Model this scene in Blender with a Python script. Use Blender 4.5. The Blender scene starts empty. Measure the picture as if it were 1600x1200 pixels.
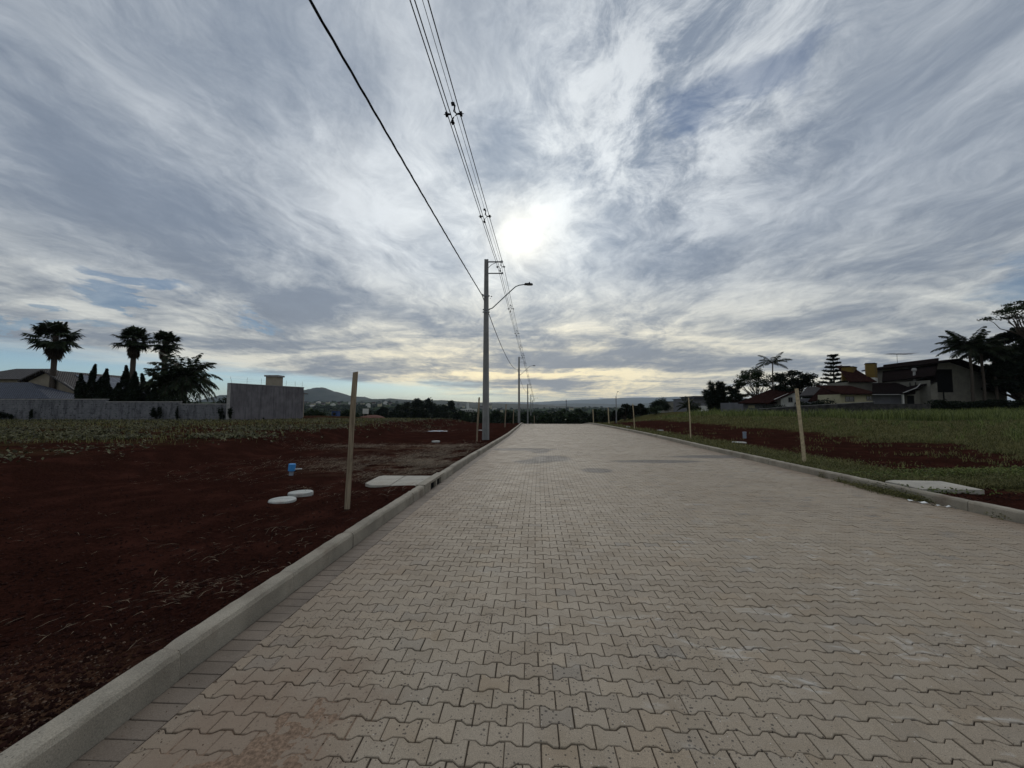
import bpy, math, random
import numpy as np
from mathutils import Vector, Matrix
R = math.radians
rng = np.random.default_rng(7)
random.seed(7)
scene = bpy.context.scene
C = scene.collection
BLOBS = [ # px, py, radius deg, amount (thick = negative, thin/bright = positive), vertical squeeze
 (775, 240, 8, -.16), (1085, 150, 10, -.14), (1040, 20, 6, .12), (1150, 185, 9, .16), (940, 150, 9, .12), (1020, 60, 4, .12),
 (160, 340, 15, -.09), (430, 60, 14, -.08), (150, 130, 12, -.05), (330, 430, 11, -.06, 1.6), (480, 480, 10, -.12, 2.0),
 (560, 330, 13, .12), (1100, 330, 8, .06), (1300, 150, 10, -.10), (1450, 360, 14, -.04), (1080, 420, 8, -.15, 1.8),
 (1500, 120, 12, -.02), (700, 400, 6, -.05), (1010, 490, 8, -.16, 2.5), (870, 580, 6, -.14, 3), (690, 520, 7, -.16, 2.5), (820, 515, 5, -.10, 2.5),
 (300, 530, 12, .12, 2.), (1300, 570, 12, .10, 2.), (850, 370, 8, .16), (60, 460, 9, .10, 2.), (640, 600, 8, .12, 3), (960, 600, 7, .10, 3), (1230, 390, 7, -.08, 2.)]
GAPS = [(1085, 170, 8, .8, 1.), (1220, 110, 7, .75, 1.), (1600, 450, 8, 1., 1.6), (205, 447, 7, 1.2, 4.), (110, 500, 7, 1., 5), (410, 505, 7, 1., 5.), (800, 20, 6, .5)]
SKYP = dict(b0=.54, g1=.12, g2=.21, g3=.14, sky=.055)
HAZE = 0.00006
# ------------------------------------------------------------------ camera
F = 601.0; PITCH = R(3.43); CAMZ = 1.45
cd = bpy.data.cameras.new('camera'); cam = bpy.data.objects.new('camera', cd); C.objects.link(cam)
cd.sensor_width = 36; cd.lens = F/1600*36; cd.clip_start = 0.05; cd.clip_end = 60000
cam.location = (0, 0, CAMZ); cam.rotation_euler = (R(90)+PITCH, 0, 0)
scene.camera = cam
scene.render.resolution_x = 1024; scene.render.resolution_y = 768
scene.render.engine = 'CYCLES'
scene.view_settings.view_transform = 'Standard'; scene.view_settings.look = 'None'
scene.view_settings.exposure = 0.0; scene.view_settings.gamma = 1
scene.cycles.volume_bounces = 1
# ------------------------------------------------------------------ world
SUN_EL, SUN_AZ = R(24.2), R(1.35)          # azimuth measured from +Y towards +X
SUN = Vector((math.cos(SUN_EL)*math.sin(SUN_AZ), math.cos(SUN_EL)*math.cos(SUN_AZ), math.sin(SUN_EL)))
class NT:
    """tiny node-graph builder"""
    def __init__(s, nt): s.nt = nt; nt.nodes.clear()
    def n(s, t, **kw):
        d = s.nt.nodes.new(t)
        for k, v in kw.items(): setattr(d, k, v)
        return d
    def put(s, inp, v):
        if isinstance(v, bpy.types.NodeSocket): s.nt.links.new(v, inp)
        elif v is not None:
            if hasattr(inp.default_value, '__len__') and not hasattr(v, '__len__'): v = (v,)*len(inp.default_value)
            if hasattr(inp.default_value, '__len__') and len(inp.default_value) == 4 and len(v) == 3: v = (*v, 1)
            inp.default_value = v
    def m(s, op, a, b=None, c=None, clamp=False):
        d = s.n('ShaderNodeMath', operation=op); d.use_clamp = clamp
        for i, v in enumerate((a, b, c)):
            if v is not None: s.put(d.inputs[i], v)
        return d.outputs[0]
    def vm(s, op, a, b=None, c=None, out=0):
        d = s.n('ShaderNodeVectorMath', operation=op)
        s.put(d.inputs[0], a)
        if b is not None: s.put(d.inputs[3 if op == 'SCALE' else 1], b)
        if c is not None: s.put(d.inputs[2], c)
        return d.outputs['Value' if op in ('DOT_PRODUCT', 'LENGTH', 'DISTANCE') else 'Vector']
    def mix(s, f, a, b, mode='MIX'):
        d = s.n('ShaderNodeMix', data_type='RGBA', blend_type=mode)
        s.put(d.inputs[0], f); s.put(d.inputs[6], a); s.put(d.inputs[7], b)
        return d.outputs[2]
    def ss(s, v, a, b, lo=0., hi=1.):
        d = s.n('ShaderNodeMapRange', interpolation_type='SMOOTHSTEP')
        for i, x in enumerate((v, a, b, lo, hi)): s.put(d.inputs[i], x)
        return d.outputs[0]
    def noise(s, v, scale=1., detail=4., rough=.5, dist=0., col=False, lac=2.0):
        d = s.n('ShaderNodeTexNoise'); s.put(d.inputs['Vector'], v)
        s.put(d.inputs['Scale'], scale); s.put(d.inputs['Detail'], detail)
        s.put(d.inputs['Roughness'], rough); s.put(d.inputs['Distortion'], dist); s.put(d.inputs['Lacunarity'], lac)
        return d.outputs['Color' if col else 'Fac']
    def sep(s, v):
        d = s.n('ShaderNodeSeparateXYZ'); s.put(d.inputs[0], v); return d.outputs
    def comb(s, x, y, z=0.):
        d = s.n('ShaderNodeCombineXYZ')
        for i, v in enumerate((x, y, z)): s.put(d.inputs[i], v)
        return d.outputs[0]
def raydir(px, py):
    x, u = (px-800)/F, (600-py)/F
    v = Vector((x, math.cos(PITCH)-u*math.sin(PITCH), math.sin(PITCH)+u*math.cos(PITCH)))
    return v.normalized()
world = bpy.data.worlds.new('World'); scene.world = world; world.use_nodes = True
g = NT(world.node_tree)
d = g.vm('NORMALIZE', g.n('ShaderNodeTexCoord').outputs['Generated'])
dx, dy, dz = g.sep(d)[:3]
zc = g.m('MAXIMUM', dz, 0.0)
inv = g.m('DIVIDE', 1.0, g.m('ADD', zc, 0.10))
px_, py_ = g.m('MULTIPLY', dx, inv), g.m('MULTIPLY', dy, inv)
P0 = g.comb(px_, py_, 0.3)
warp = g.vm('SUBTRACT', g.noise(P0, 0.8, 3, .55, col=True), (.5, .5, .5))
warp2 = g.vm('SUBTRACT', g.noise(P0, 3.2, 4, .6, col=True), (.5, .5, .5))
P1 = g.vm('ADD', g.vm('ADD', P0, g.vm('SCALE', warp, .75)), g.vm('SCALE', warp2, .10))
x1, y1 = g.sep(P1)[:2]
# cloud streets run roughly along +Y, so they fan out from the horizon
def rot(x, y, deg):
    c, s = math.cos(R(deg)), math.sin(R(deg))
    return g.m('ADD', g.m('MULTIPLY', x, c), g.m('MULTIPLY', y, -s)), g.m('ADD', g.m('MULTIPLY', x, s), g.m('MULTIPLY', y, c))
xs, ys = rot(x1, y1, 12)
xt, yt = rot(x1, y1, -24)
n_big = g.noise(g.comb(g.m('MULTIPLY', xs, .9), g.m('MULTIPLY', ys, .6), 2.1), 1.0, 5, .58)
n_str = g.noise(g.comb(g.m('MULTIPLY', xs, 3.2), g.m('MULTIPLY', ys, .9), 5.7), 1.0, 9, .64, .25)
n_st2 = g.noise(g.comb(g.m('MULTIPLY', xt, 4.2), g.m('MULTIPLY', yt, 1.1), 3.7), 1.0, 9, .66, .1)
n_wav = g.noise(g.comb(g.m('MULTIPLY', x1, .40), g.m('MULTIPLY', y1, 1.0), 9.2), 1.0, 8, .62, .2)
n_fin = g.noise(g.comb(g.m('MULTIPLY', xs, 9), g.m('MULTIPLY', ys, 5.), 1.7), 1.0, 9, .72, .15)
low = g.ss(dz, .40, .08)
t = g.m('ADD', g.m('MULTIPLY', n_big, .30), g.m('MULTIPLY', g.m('ADD', g.m('MULTIPLY', n_str, .6), g.m('MULTIPLY', n_st2, .4)), .52))
t = g.m('ADD', t, g.m('MULTIPLY', n_fin, .15))
t = g.m('ADD', t, g.m('MULTIPLY', g.m('SUBTRACT', n_wav, .5), g.m('MULTIPLY', low, 1.05)))
# torn bright wisps high on the right
wz = g.ss(g.vm('LENGTH', g.vm('SUBTRACT', d, tuple(raydir(1050, 120)))), .42, .08)
n_tor = g.noise(g.comb(g.m('MULTIPLY', x1, 5.5), g.m('MULTIPLY', y1, 4.), 21.), 1.0, 10, .72, .15)
t = g.m('ADD', t, g.m('MULTIPLY', g.m('MULTIPLY', g.m('SUBTRACT', n_tor, .47), wz), .95))
# individual thick and thin places of the cloud sheet, by direction
dwp = g.vm('ADD', d, g.vm('SCALE', g.vm('SUBTRACT', g.noise(g.vm('MULTIPLY', d, (1., 1., 2.6)), 6.0, 6, .66, .3, col=True), (.5, .5, .5)), .22))
def blob(px, py, rad, amp, sx=1.0):
    c = raydir(px, py)
    dv = g.vm('SUBTRACT', dwp, tuple(c))
    q = g.vm('MULTIPLY', dv, (1., 1., sx))
    r = g.vm('LENGTH', q)
    return g.ss(r, math.tan(R(rad)), 0.0, 0.0, amp)
blobs = BLOBS
acc = None
for b in blobs:
    o = blob(*b); acc = o if acc is None else g.m('ADD', acc, o)
wob = g.m('MULTIPLY', g.m('SUBTRACT', n_str, .5), 1.6)
acc = g.m('MULTIPLY', acc, g.m('ADD', .8, wob))
t = g.m('ADD', t, acc)
t = g.ss(t, .345, .655)
# glow of the veiled sun
cs = g.m('MAXIMUM', g.vm('DOT_PRODUCT', d, tuple(SUN)), 0.0)
G1 = g.m('POWER', cs, 5.0); G2 = g.m('POWER', cs, 26.0); G3 = g.m('POWER', cs, 320.0); G4 = g.m('POWER', cs, 1500.0)
bright = g.m('ADD', SKYP['b0'], g.m('MULTIPLY', G1, SKYP['g1']))
bright = g.m('ADD', bright, g.m('MULTIPLY', G2, SKYP['g2']))
bright = g.m('ADD', bright, g.m('MULTIPLY', G3, SKYP['g3']))
hor = g.ss(dz, .42, .03)
coll = g.mix(hor, (1.08, 1.15, 1.22), (1.24, 1.25, 1.14))
cold = g.mix(hor, (.375, .455, .585), (.42, .48, .56))
cloud = g.mix(t, cold, coll)
warm = g.m('MULTIPLY', g.ss(dz, .36, .02), g.m('POWER', g.m('MAXIMUM', g.m('ADD', dy, g.m('MULTIPLY', dx, .05)), 0.), 7.0))
cloud = g.mix(warm, cloud, g.mix(t, (1.02, .95, .88), (1.46, 1.23, .82)), 'MULTIPLY')
cloud = g.mix(g.m('MULTIPLY', G3, .6), cloud, (1.05, 1.03, .96))
cloud = g.mix(g.m('MULTIPLY', G2, .7), cloud, (1.05, 1.02, .94), 'MULTIPLY')
tex = g.m('ADD', .80, g.m('ADD', g.m('MULTIPLY', n_fin, .22), g.m('MULTIPLY', n_st2, .20))); bright = g.m('MULTIPLY', bright, tex)
cloud = g.mix(1.0, cloud, g.comb(bright, bright, bright), 'MULTIPLY')
cloud = g.mix(1.0, cloud, g.comb(g.m('MULTIPLY', G4, .42), g.m('MULTIPLY', G4, .40), g.m('MULTIPLY', G4, .32)), 'ADD')
sky = g.n('ShaderNodeTexSky', sky_type='NISHITA'); sky.sun_disc = False
sky.sun_elevation = SUN_EL; sky.sun_rotation = SUN_AZ; sky.altitude = 500; sky.air_density = 1.2; sky.dust_density = .4
bg_sky = g.n('ShaderNodeBackground'); g.put(bg_sky.inputs[0], g.mix(1., sky.outputs[0], g.mix(g.ss(dz, .16, .06), (.62, .78, 1.), (.92, 1.22, 1.72)), 'MULTIPLY')); bg_sky.inputs[1].default_value = SKYP['sky']
bg_cl = g.n('ShaderNodeBackground'); g.put(bg_cl.inputs[0], cloud); bg_cl.inputs[1].default_value = 1.0
# clear band low on the left, and small gaps
nb = g.m('MULTIPLY', g.m('SUBTRACT', g.noise(g.comb(g.m('MULTIPLY', dx, 3), g.m('MULTIPLY', dz, 26), dy), 1.0, 6, .6), .5), .075)
edge = g.m('ADD', g.m('ADD', .030, g.m('MULTIPLY', g.m('MINIMUM', dx, 0.1), -.080)), nb)
clr = g.ss(g.m('SUBTRACT', dz, edge), .018, -.012)
clr = g.m('MULTIPLY', clr, g.ss(dx, .30, -.12))
gapn = g.noise(g.comb(g.m('MULTIPLY', xs, 1.1), g.m('MULTIPLY', ys, 1.3), 14.), 1.0, 6, .6, .4)
gap = None
for b in GAPS:
    o = blob(*b); gap = o if gap is None else g.m('ADD', gap, o)
gap = g.ss(g.m('MULTIPLY', g.m('ADD', gap, 0.0), g.m('ADD', .35, gapn)), .25, .75)
hole = g.m('MAXIMUM', clr, g.m('MULTIPLY', gap, .6))
ms = g.n('ShaderNodeMixShader'); g.put(ms.inputs[0], hole)
g.nt.links.new(bg_cl.outputs[0], ms.inputs[1]); g.nt.links.new(bg_sky.outputs[0], ms.inputs[2])
wo = g.n('ShaderNodeOutputWorld'); g.nt.links.new(ms.outputs[0], wo.inputs[0])
# ------------------------------------------------------------------ sun (veiled)
sl = bpy.data.lights.new('sun', 'SUN'); sl.energy = 0.9; sl.angle = R(12); sl.color = (1, .95, .86)
so = bpy.data.objects.new('sun', sl); C.objects.link(so)
so.rotation_euler = SUN.to_track_quat('Z', 'Y').to_euler()
# ================================================================== helpers
def sst(x, a, b):
    t = np.clip((np.asarray(x, float)-a)/(b-a), 0, 1); return t*t*(3-2*t)
def pchip(x, xp, yp):
    xp = np.asarray(xp, float); yp = np.asarray(yp, float); x = np.asarray(x, float)
    h = np.diff(xp); dl = np.diff(yp)/h; m = np.zeros(len(xp)); m[0] = dl[0]; m[-1] = dl[-1]
    for i in range(1, len(xp)-1): m[i] = (dl[i-1]*h[i]+dl[i]*h[i-1])/(h[i-1]+h[i])
    i = np.clip(np.searchsorted(xp, x)-1, 0, len(h)-1); u = np.clip((x-xp[i])/h[i], 0, 1)
    lo = x < xp[0]; hi = x > xp[-1]
    r = (2*u**3-3*u**2+1)*yp[i]+(u**3-2*u**2+u)*h[i]*m[i]+(-2*u**3+3*u**2)*yp[i+1]+(u**3-u**2)*h[i]*m[i+1]
    r = np.where(lo, yp[0]+(x-xp[0])*m[0], r); return np.where(hi, yp[-1]+(x-xp[-1])*m[-1], r)
_cx = ([-20,0,4,8,12,16,21.4,30,39,47.3,60,88.6,124,170,230],[1.3,2.23,2.42,2.68,3.0,3.36,3.84,4.42,4.95,5.36,6.25,8.3,10.8,14,18.2])
_zr = ([-30,-5,0,7.88,11.3,15.7,21.4,30,38.95,44,47.3,53,60,88.6,124,170,230],[0,0,-.01,-.09,-.125,-.175,-.23,-.32,-.44,-.53,-.61,-.90,-1.27,-2.55,-4.2,-6.0,-7.6])
def cx(s): return pchip(s, *_cx)
def prof(s): return pchip(s, *_zr)
def theta(s): return np.arctan((cx(np.asarray(s, float)+.5)-cx(np.asarray(s, float)-.5)))
HW = 4.13
def road(s, t, dz=0.):
    th = theta(s); return cx(s)+t*np.cos(th), s-t*np.sin(th), prof(s)+dz-.10*sst(s, 50, 60)
def hash2(i, j, k=0):
    v = np.sin(i*127.1+j*311.7+k*74.7)*43758.5453; return v-np.floor(v)
def vnoise(x, y, k=0):
    x = np.asarray(x, float); y = np.asarray(y, float)
    i, j = np.floor(x), np.floor(y); u, v = x-i, y-j; u = u*u*(3-2*u); v = v*v*(3-2*v)
    return (hash2(i,j,k)*(1-u)+hash2(i+1,j,k)*u)*(1-v)+(hash2(i,j+1,k)*(1-u)+hash2(i+1,j+1,k)*u)*v
def fbm(x, y, k=0, o=4):
    r = 0; a = .5
    for i in range(o): r = r+a*vnoise(np.asarray(x)*2**i+i*17.3, np.asarray(y)*2**i+i*9.1, k); a *= .5
    return r
def st_of(X, Y):
    s = np.asarray(Y, float)
    for _ in range(3):
        th = theta(s); t = (X-cx(s))*np.cos(th)+(Y-s)*np.sin(th)*-1*0 ; s = Y+t*np.sin(th)
    return s, t
def far_h(r):
    return pchip(r, [0,100,200,400,800,1500,3000,6000,14000], [-2,-3.2,-8,-10.5,-11,-8,-2,0,0])
def ground(X, Y, rough=True):
    X = np.asarray(X, float); Y = np.asarray(Y, float)
    s, t = st_of(X, np.clip(Y, -25, 230)); z0 = prof(s)
    a = -t-HW; b = t-HW
    L1 = pchip(Y, [-25,7,20,36,46,60,90,130], [.30,.30,.27,.18,.0,-.9,-2.4,-4.3]); L2 = pchip(Y, [-25,7,36,60,90,130], [.3,.3,.2,.1,-1.5,-4.3])
    Lh = L1+(L2-L1)*sst(X, -20, -29)
    wl = sst(a, 6.6, 8.6)
    R1 = pchip(Y, [-25,20,38,48,60,90,130], [.5,.5,.42,.25,-.55,-2.3,-4.3]); R2 = pchip(Y, [-25,40,72,100,130], [.55,.55,.5,-1.8,-4.3])
    Rh = R1+(R2-R1)*sst(X, 19, 30)
    wr = sst(b, 1.5, 14)
    verge = z0+.085
    zl = verge+(Lh-verge)*wl; zr_ = verge+(Rh-verge)*wr
    z = np.where(a > .10, zl, np.where(b > .10, zr_, z0-.07))
    e = np.maximum(a, b)
    if rough:
        am = sst(e, .12, .9)*(1-sst(np.hypot(X, Y), 300, 600))
        z = z+am*((fbm(X*.35, Y*.35, 1)-.47)*.16+(fbm(X*1.7, Y*1.7, 2, 3)-.44)*.05+(fbm(X*7, Y*7, 3, 2)-.37)*.022)
        z = z+sst(a, .3, 1.5)*(1-wl)*-.05
    r = np.hypot(X, Y)
    fh = far_h(r)+(fbm(X/260., Y/260., 5)-.47)*sst(r, 150, 900)*16
    az = X/np.maximum(Y, 1.)
    fh = fh+pchip(r, [0,250,420,800,1500,2200,3500,6000,20000], [0,0,2,10,25,27,12,0,0])*sst(-az, .05, .34)*(Y > 0)
    k = np.maximum(sst(r, 85, 190), sst(-Y, 10, 60))
    return z*(1-k)+fh*k
def P(px, py, Y):
    x, u = (px-800)/F, (600-py)/F
    v = Vector((x, math.cos(PITCH)-u*math.sin(PITCH), math.sin(PITCH)+u*math.cos(PITCH)))
    k = Y/v.y; return Vector((v.x*k, Y, CAMZ+v.z*k))
def G(px, py, dz=0.):
    v = raydir(px, py); k = 1.0
    while k < 400:
        p = v*k; 
        if p.z+CAMZ < float(ground(p.x, p.y, False))+dz: break
        k *= 1.004
    return Vector((v.x*k, v.y*k, float(ground(v.x*k, v.y*k))))
def gz(x, y): return float(ground(x, y))

class MB:
    def __init__(s): s.v = []; s.f = []; s.n = 0
    def add(s, V, Fc):
        V = np.asarray(V, float).reshape(-1, 3); s.v.append(V)
        s.f += [tuple(i+s.n for i in f) for f in Fc]; s.n += len(V); return s
    def box(s, c, size, rot=None):
        c = np.asarray(c, float); h = np.asarray(size, float)/2
        V = np.array([[x, y, z] for z in (-1, 1) for x, y in ((-1,-1),(1,-1),(1,1),(-1,1))])*h
        if rot is not None: V = V@np.array(rot.to_3x3()).T
        return s.add(V+c, [(3,2,1,0),(4,5,6,7),(0,1,5,4),(1,2,6,5),(2,3,7,6),(3,0,4,7)])
    def bb(s, x0, x1, y0, y1, z0, z1): return s.box(((x0+x1)/2,(y0+y1)/2,(z0+z1)/2),(x1-x0,y1-y0,z1-z0))
    def tube(s, pts, rad, n=8, cap=True, sq=1.0):
        pts = [Vector(p) for p in pts]; m = len(pts)
        rad = [rad]*m if not hasattr(rad, '__len__') else list(rad)
        V = []; up = None
        for i, p in enumerate(pts):
            t = (pts[min(i+1, m-1)]-pts[max(i-1, 0)]).normalized()
            if up is None: up = Vector((1,0,0)) if abs(t.x) < .8 else Vector((0,1,0))
            a = (up-t*up.dot(t)).normalized(); b = t.cross(a); up = a
            for k in range(n):
                q = 2*math.pi*k/n; V.append(p+a*math.cos(q)*rad[i]+b*math.sin(q)*rad[i]*sq)
        Fc = [(i*n+k, i*n+(k+1)%n, (i+1)*n+(k+1)%n, (i+1)*n+k) for i in range(m-1) for k in range(n)]
        if cap: Fc += [tuple(range(n))[::-1], tuple((m-1)*n+k for k in range(n))]
        return s.add([tuple(v) for v in V], Fc)
    def prism(s, poly, y0, y1, ax='y'):
        """poly: list of 2-D points, extruded between y0 and y1 along ax"""
        m = len(poly); V = []
        for y in (y0, y1):
            for a, b in poly: V.append((a, y, b) if ax == 'y' else ((y, a, b) if ax == 'x' else (a, b, y)))
        return s.add(V, [tuple(range(m)), tuple(range(2*m-1, m-1, -1))]+[(i, i+m, (i+1) % m+m, (i+1) % m) for i in range(m)])
    def slab(s, q, th):
        """a flat quad/polygon given thickness th along its normal"""
        q = [Vector(p) for p in q]; n = (q[1]-q[0]).cross(q[2]-q[1]).normalized()*th; m = len(q)
        V = [tuple(p) for p in q]+[tuple(p+n) for p in q]
        return s.add(V, [tuple(range(m))[::-1], tuple(range(m, 2*m))]+[(i, (i+1) % m, (i+1) % m+m, i+m) for i in range(m)])
    def lathe(s, pr, c=(0,0,0), n=24):
        V = [(c[0]+r*math.cos(2*math.pi*k/n), c[1]+r*math.sin(2*math.pi*k/n), c[2]+z) for r, z in pr for k in range(n)]
        m = len(pr)
        return s.add(V, [(i*n+k, i*n+(k+1)%n, (i+1)*n+(k+1)%n, (i+1)*n+k) for i in range(m-1) for k in range(n)]+[tuple(range(n))[::-1], tuple((m-1)*n+k for k in range(n))])
    def build(s, name, mat, parent=None, smooth=False, org=None):
        V = np.concatenate(s.v) if s.v else np.zeros((0, 3))
        return mkobj(name, V, s.f, mat, parent, smooth, org)
def mkobj(name, V, faces, mat, parent=None, smooth=False, org=None):
    me = bpy.data.meshes.new(name)
    if parent is not None: V = V-np.array(parent.location)
    elif org is not None: V = V-np.array(org)
    if isinstance(faces, np.ndarray):
        k = faces.shape[1]; me.vertices.add(len(V)); me.vertices.foreach_set('co', V.astype(np.float32).ravel())
        me.loops.add(faces.size); me.loops.foreach_set('vertex_index', faces.astype(np.int32).ravel())
        me.polygons.add(len(faces)); me.polygons.foreach_set('loop_start', np.arange(0, faces.size, k, dtype=np.int32))
        me.update(calc_edges=True); me.shade_flat()
    else:
        me.from_pydata(V.tolist(), [], faces)
    me.validate()
    if mat: me.materials.append(mat)
    if smooth: me.shade_smooth()
    o = bpy.data.objects.new(name, me); C.objects.link(o)
    if parent is not None: o.parent = parent
    elif org is not None: o.location = org
    return o
def tag(o, label=None, cat=None, group=None, kind=None):
    if label: o['label'] = label
    if cat: o['category'] = cat
    if group: o['group'] = group
    if kind: o['kind'] = kind
    return o
def thing(name, loc, label, cat, group=None):
    o = bpy.data.objects.new(name, None); C.objects.link(o); o.location = loc; o.empty_display_size = .2
    return tag(o, label, cat, group)
def copy_tree(o, loc=None, rz=None, sc=None, label=None, group=None):
    c = o.copy(); C.objects.link(c)
    if loc is not None: c.location = loc
    if rz is not None: c.rotation_euler = (0, 0, rz)
    if sc is not None: c.scale = sc if hasattr(sc, '__len__') else (sc,)*3
    if label: c['label'] = label
    if group: c['group'] = group
    for ch in [x for x in o.children]:
        k = ch.copy(); C.objects.link(k); k.parent = c
        for q in [x for x in ch.children]:
            kk = q.copy(); C.objects.link(kk); kk.parent = k
    return c
# ================================================================== materials
def mat(name, col=(.5,.5,.5), rough=.8, var=.25, scale=8., bump=.0, bscale=40., col2=None, spec=.12, metal=0., coord='Object', fn=None, transl=0.):
    m = bpy.data.materials.new(name); m.use_nodes = True; g = NT(m.node_tree)
    tc = g.n('ShaderNodeTexCoord').outputs[coord]
    n = g.noise(tc, scale, 5, .6)
    c2 = col2 if col2 else tuple(x*(1-var) for x in col); c1 = col if col2 else tuple(x*(1+var) for x in col)
    c = g.mix(g.ss(n, .3, .7), c2, c1)
    b = g.n('ShaderNodeBsdfPrincipled'); o = g.n('ShaderNodeOutputMaterial')
    r = rough; h = None
    if fn:
        res = fn(g, tc, c); c = res[0]
        if len(res) > 1 and res[1] is not None: h = res[1]
        if len(res) > 2 and res[2] is not None: r = res[2]
    g.put(b.inputs['Base Color'], c); g.put(b.inputs['Roughness'], r); b.inputs['Specular IOR Level'].default_value = spec; b.inputs['Metallic'].default_value = metal
    if bump or h is not None:
        bn = g.n('ShaderNodeBump'); bn.inputs['Strength'].default_value = 1.0; bn.inputs['Distance'].default_value = bump if bump else .005
        fine = g.noise(tc, bscale, 6, .65)
        g.put(bn.inputs['Height'], h if h is not None else fine); g.nt.links.new(bn.outputs[0], b.inputs['Normal'])
    out = b.outputs[0]
    if transl:
        tr = g.n('ShaderNodeBsdfTranslucent'); g.put(tr.inputs[0], c); mx = g.n('ShaderNodeMixShader'); mx.inputs[0].default_value = transl
        g.nt.links.new(out, mx.inputs[1]); g.nt.links.new(tr.outputs[0], mx.inputs[2]); out = mx.outputs[0]
    g.nt.links.new(out, o.inputs[0]); return m
def gauss(g, v, c, r, sx=1., sy=1.):
    q = g.vm('MULTIPLY', g.vm('SUBTRACT', v, c), (sx, sy, 0.))
    return g.ss(g.vm('LENGTH', q), r, 0.)

def f_paver(g, tc, c):
    geo = g.n('ShaderNodeNewGeometry'); rnd = geo.outputs['Random Per Island']
    cr = g.n('ShaderNodeValToRGB'); g.put(cr.inputs[0], rnd)
    e = cr.color_ramp.elements; e[0].position = 0; e[0].color = (.295,.255,.198,1); e[1].position = 1; e[1].color = (.335,.292,.225,1)
    for p, k in ((.10,(.33,.288,.225)),(.25,(.305,.265,.205)),(.4,(.345,.302,.236)),(.55,(.318,.278,.215)),(.7,(.338,.30,.24)),(.82,(.295,.26,.206)),(.90,(.33,.277,.205)),(.94,(.36,.315,.245)),(.97,(.255,.235,.20))):
        x = e.new(p); x.color = (*k, 1)
    base = cr.outputs[0]
    grain = g.noise(tc, 260, 3, .85); base = g.mix(.85, base, g.mix(g.ss(grain, .3, .7), (.30,.30,.30), (.72,.72,.72)), 'OVERLAY')
    big = g.noise(tc, .35, 4, .55); base = g.mix(1., base, (.93,.875,.835), 'MULTIPLY'); base = g.mix(g.ss(big, .35, .7, 0., .5), base, (.80,.77,.74), 'MULTIPLY')
    med = g.noise(tc, 3.2, 5, .65); base = g.mix(g.ss(med, .45, .75, 0., .5), base, (.80,.76,.70), 'MULTIPLY')
    # dark pits and pebbles of soil, denser to the lower left
    vo = g.n('ShaderNodeTexVoronoi'); g.put(vo.inputs['Vector'], tc); vo.inputs['Scale'].default_value = 48
    pm = g.noise(tc, 1.3, 4, .6); near = gauss(g, tc, (-.1, 1.8, 0), 4.0)
    thr = g.m('MULTIPLY', g.ss(g.m('ADD', pm, g.m('MULTIPLY', near, .22)), .42, .75), .36)
    pit = g.m('LESS_THAN', vo.outputs['Distance'], g.m('MULTIPLY', thr, vo.outputs['Color']))
    base = g.mix(g.m('MULTIPLY', pit, .8), base, (.05,.04,.033))
    vo2 = g.n('ShaderNodeTexVoronoi'); g.put(vo2.inputs['Vector'], tc); vo2.inputs['Scale'].default_value = 85
    sp = g.m('LESS_THAN', vo2.outputs['Distance'], g.m('MULTIPLY', g.sep(vo2.outputs['Color'])[0], .16)); base = g.mix(g.m('MULTIPLY', sp, .45), base, (.09,.075,.06))
    sp2 = g.m('GREATER_THAN', g.sep(vo2.outputs['Color'])[1], .985); base = g.mix(g.m('MULTIPLY', g.m('MULTIPLY', sp2, g.m('LESS_THAN', vo2.outputs['Distance'], .25)), .8), base, (.55,.52,.46))
    # whitish efflorescence
    w = g.noise(g.vm('MULTIPLY', tc, (1.6, 3.2, 1)), 1.6, 6, .62, 1.2)
    zone = g.ss(g.m('ADD', g.noise(tc, .5, 2), g.m('MULTIPLY', gauss(g, tc, (2.6, 2.8, 0), 3.2), .35)), .52, .75)
    eff = g.m('MULTIPLY', g.ss(w, .56, .70), zone); base = g.mix(g.m('MULTIPLY', eff, .5), base, (.56,.54,.50))
    # red soil washed on to the blocks beside the kerbs and the sandy corner
    sx, sy, sz = g.sep(tc)[:3]
    dn = g.m('MULTIPLY', g.m('SUBTRACT', g.noise(tc, 1.1, 5, .6), .5), 2.2)
    lk = g.m('ADD', g.m('SUBTRACT', sx, g.m('MULTIPLY', sy, .072)), 1.95)
    rk = g.m('SUBTRACT', 6.55, g.m('SUBTRACT', sx, g.m('MULTIPLY', sy, .068)))
    dirt = g.m('MAXIMUM', g.ss(g.m('ADD', lk, g.m('MULTIPLY', dn, .6)), 1.3, -.1, 0., .42), g.ss(g.m('ADD', rk, g.m('MULTIPLY', dn, .7)), 1.2, 0., 0., .65))
    base = g.mix(dirt, base, (.185,.128,.088))
    sq = g.vm('MULTIPLY', g.vm('SUBTRACT', tc, (-1.12, 1.72, 0.)), (1., .62, 0.)); sd = g.ss(g.m('ADD', g.vm('LENGTH', sq), g.m('MULTIPLY', g.m('SUBTRACT', g.noise(tc, 4., 6, .65), .5), .9)), .62, .18)
    base = g.mix(g.m('MULTIPLY', sd, .65), base, g.mix(g.noise(tc, 120, 3, .8), (.12,.082,.055), (.31,.22,.155)))
    # tyre scuffs and wet marks
    sc = None
    for cc, rr, a, b_ in (((1.2,12.0,0),1.1,1.,.75),((.35,14.8,0),1.3,.5,1.4),((1.0,14.0,0),.9,1.6,.8),((.5,11.2,0),.8,1,1),((4.2,11.3,0),1.2,.5,1.8),((6.6,12.5,0),1.4,.5,1.8),((2.1,9.6,0),.7,1,1)):
        q = gauss(g, tc, cc, rr, a, b_); sc = q if sc is None else g.m('ADD', sc, q)
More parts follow.
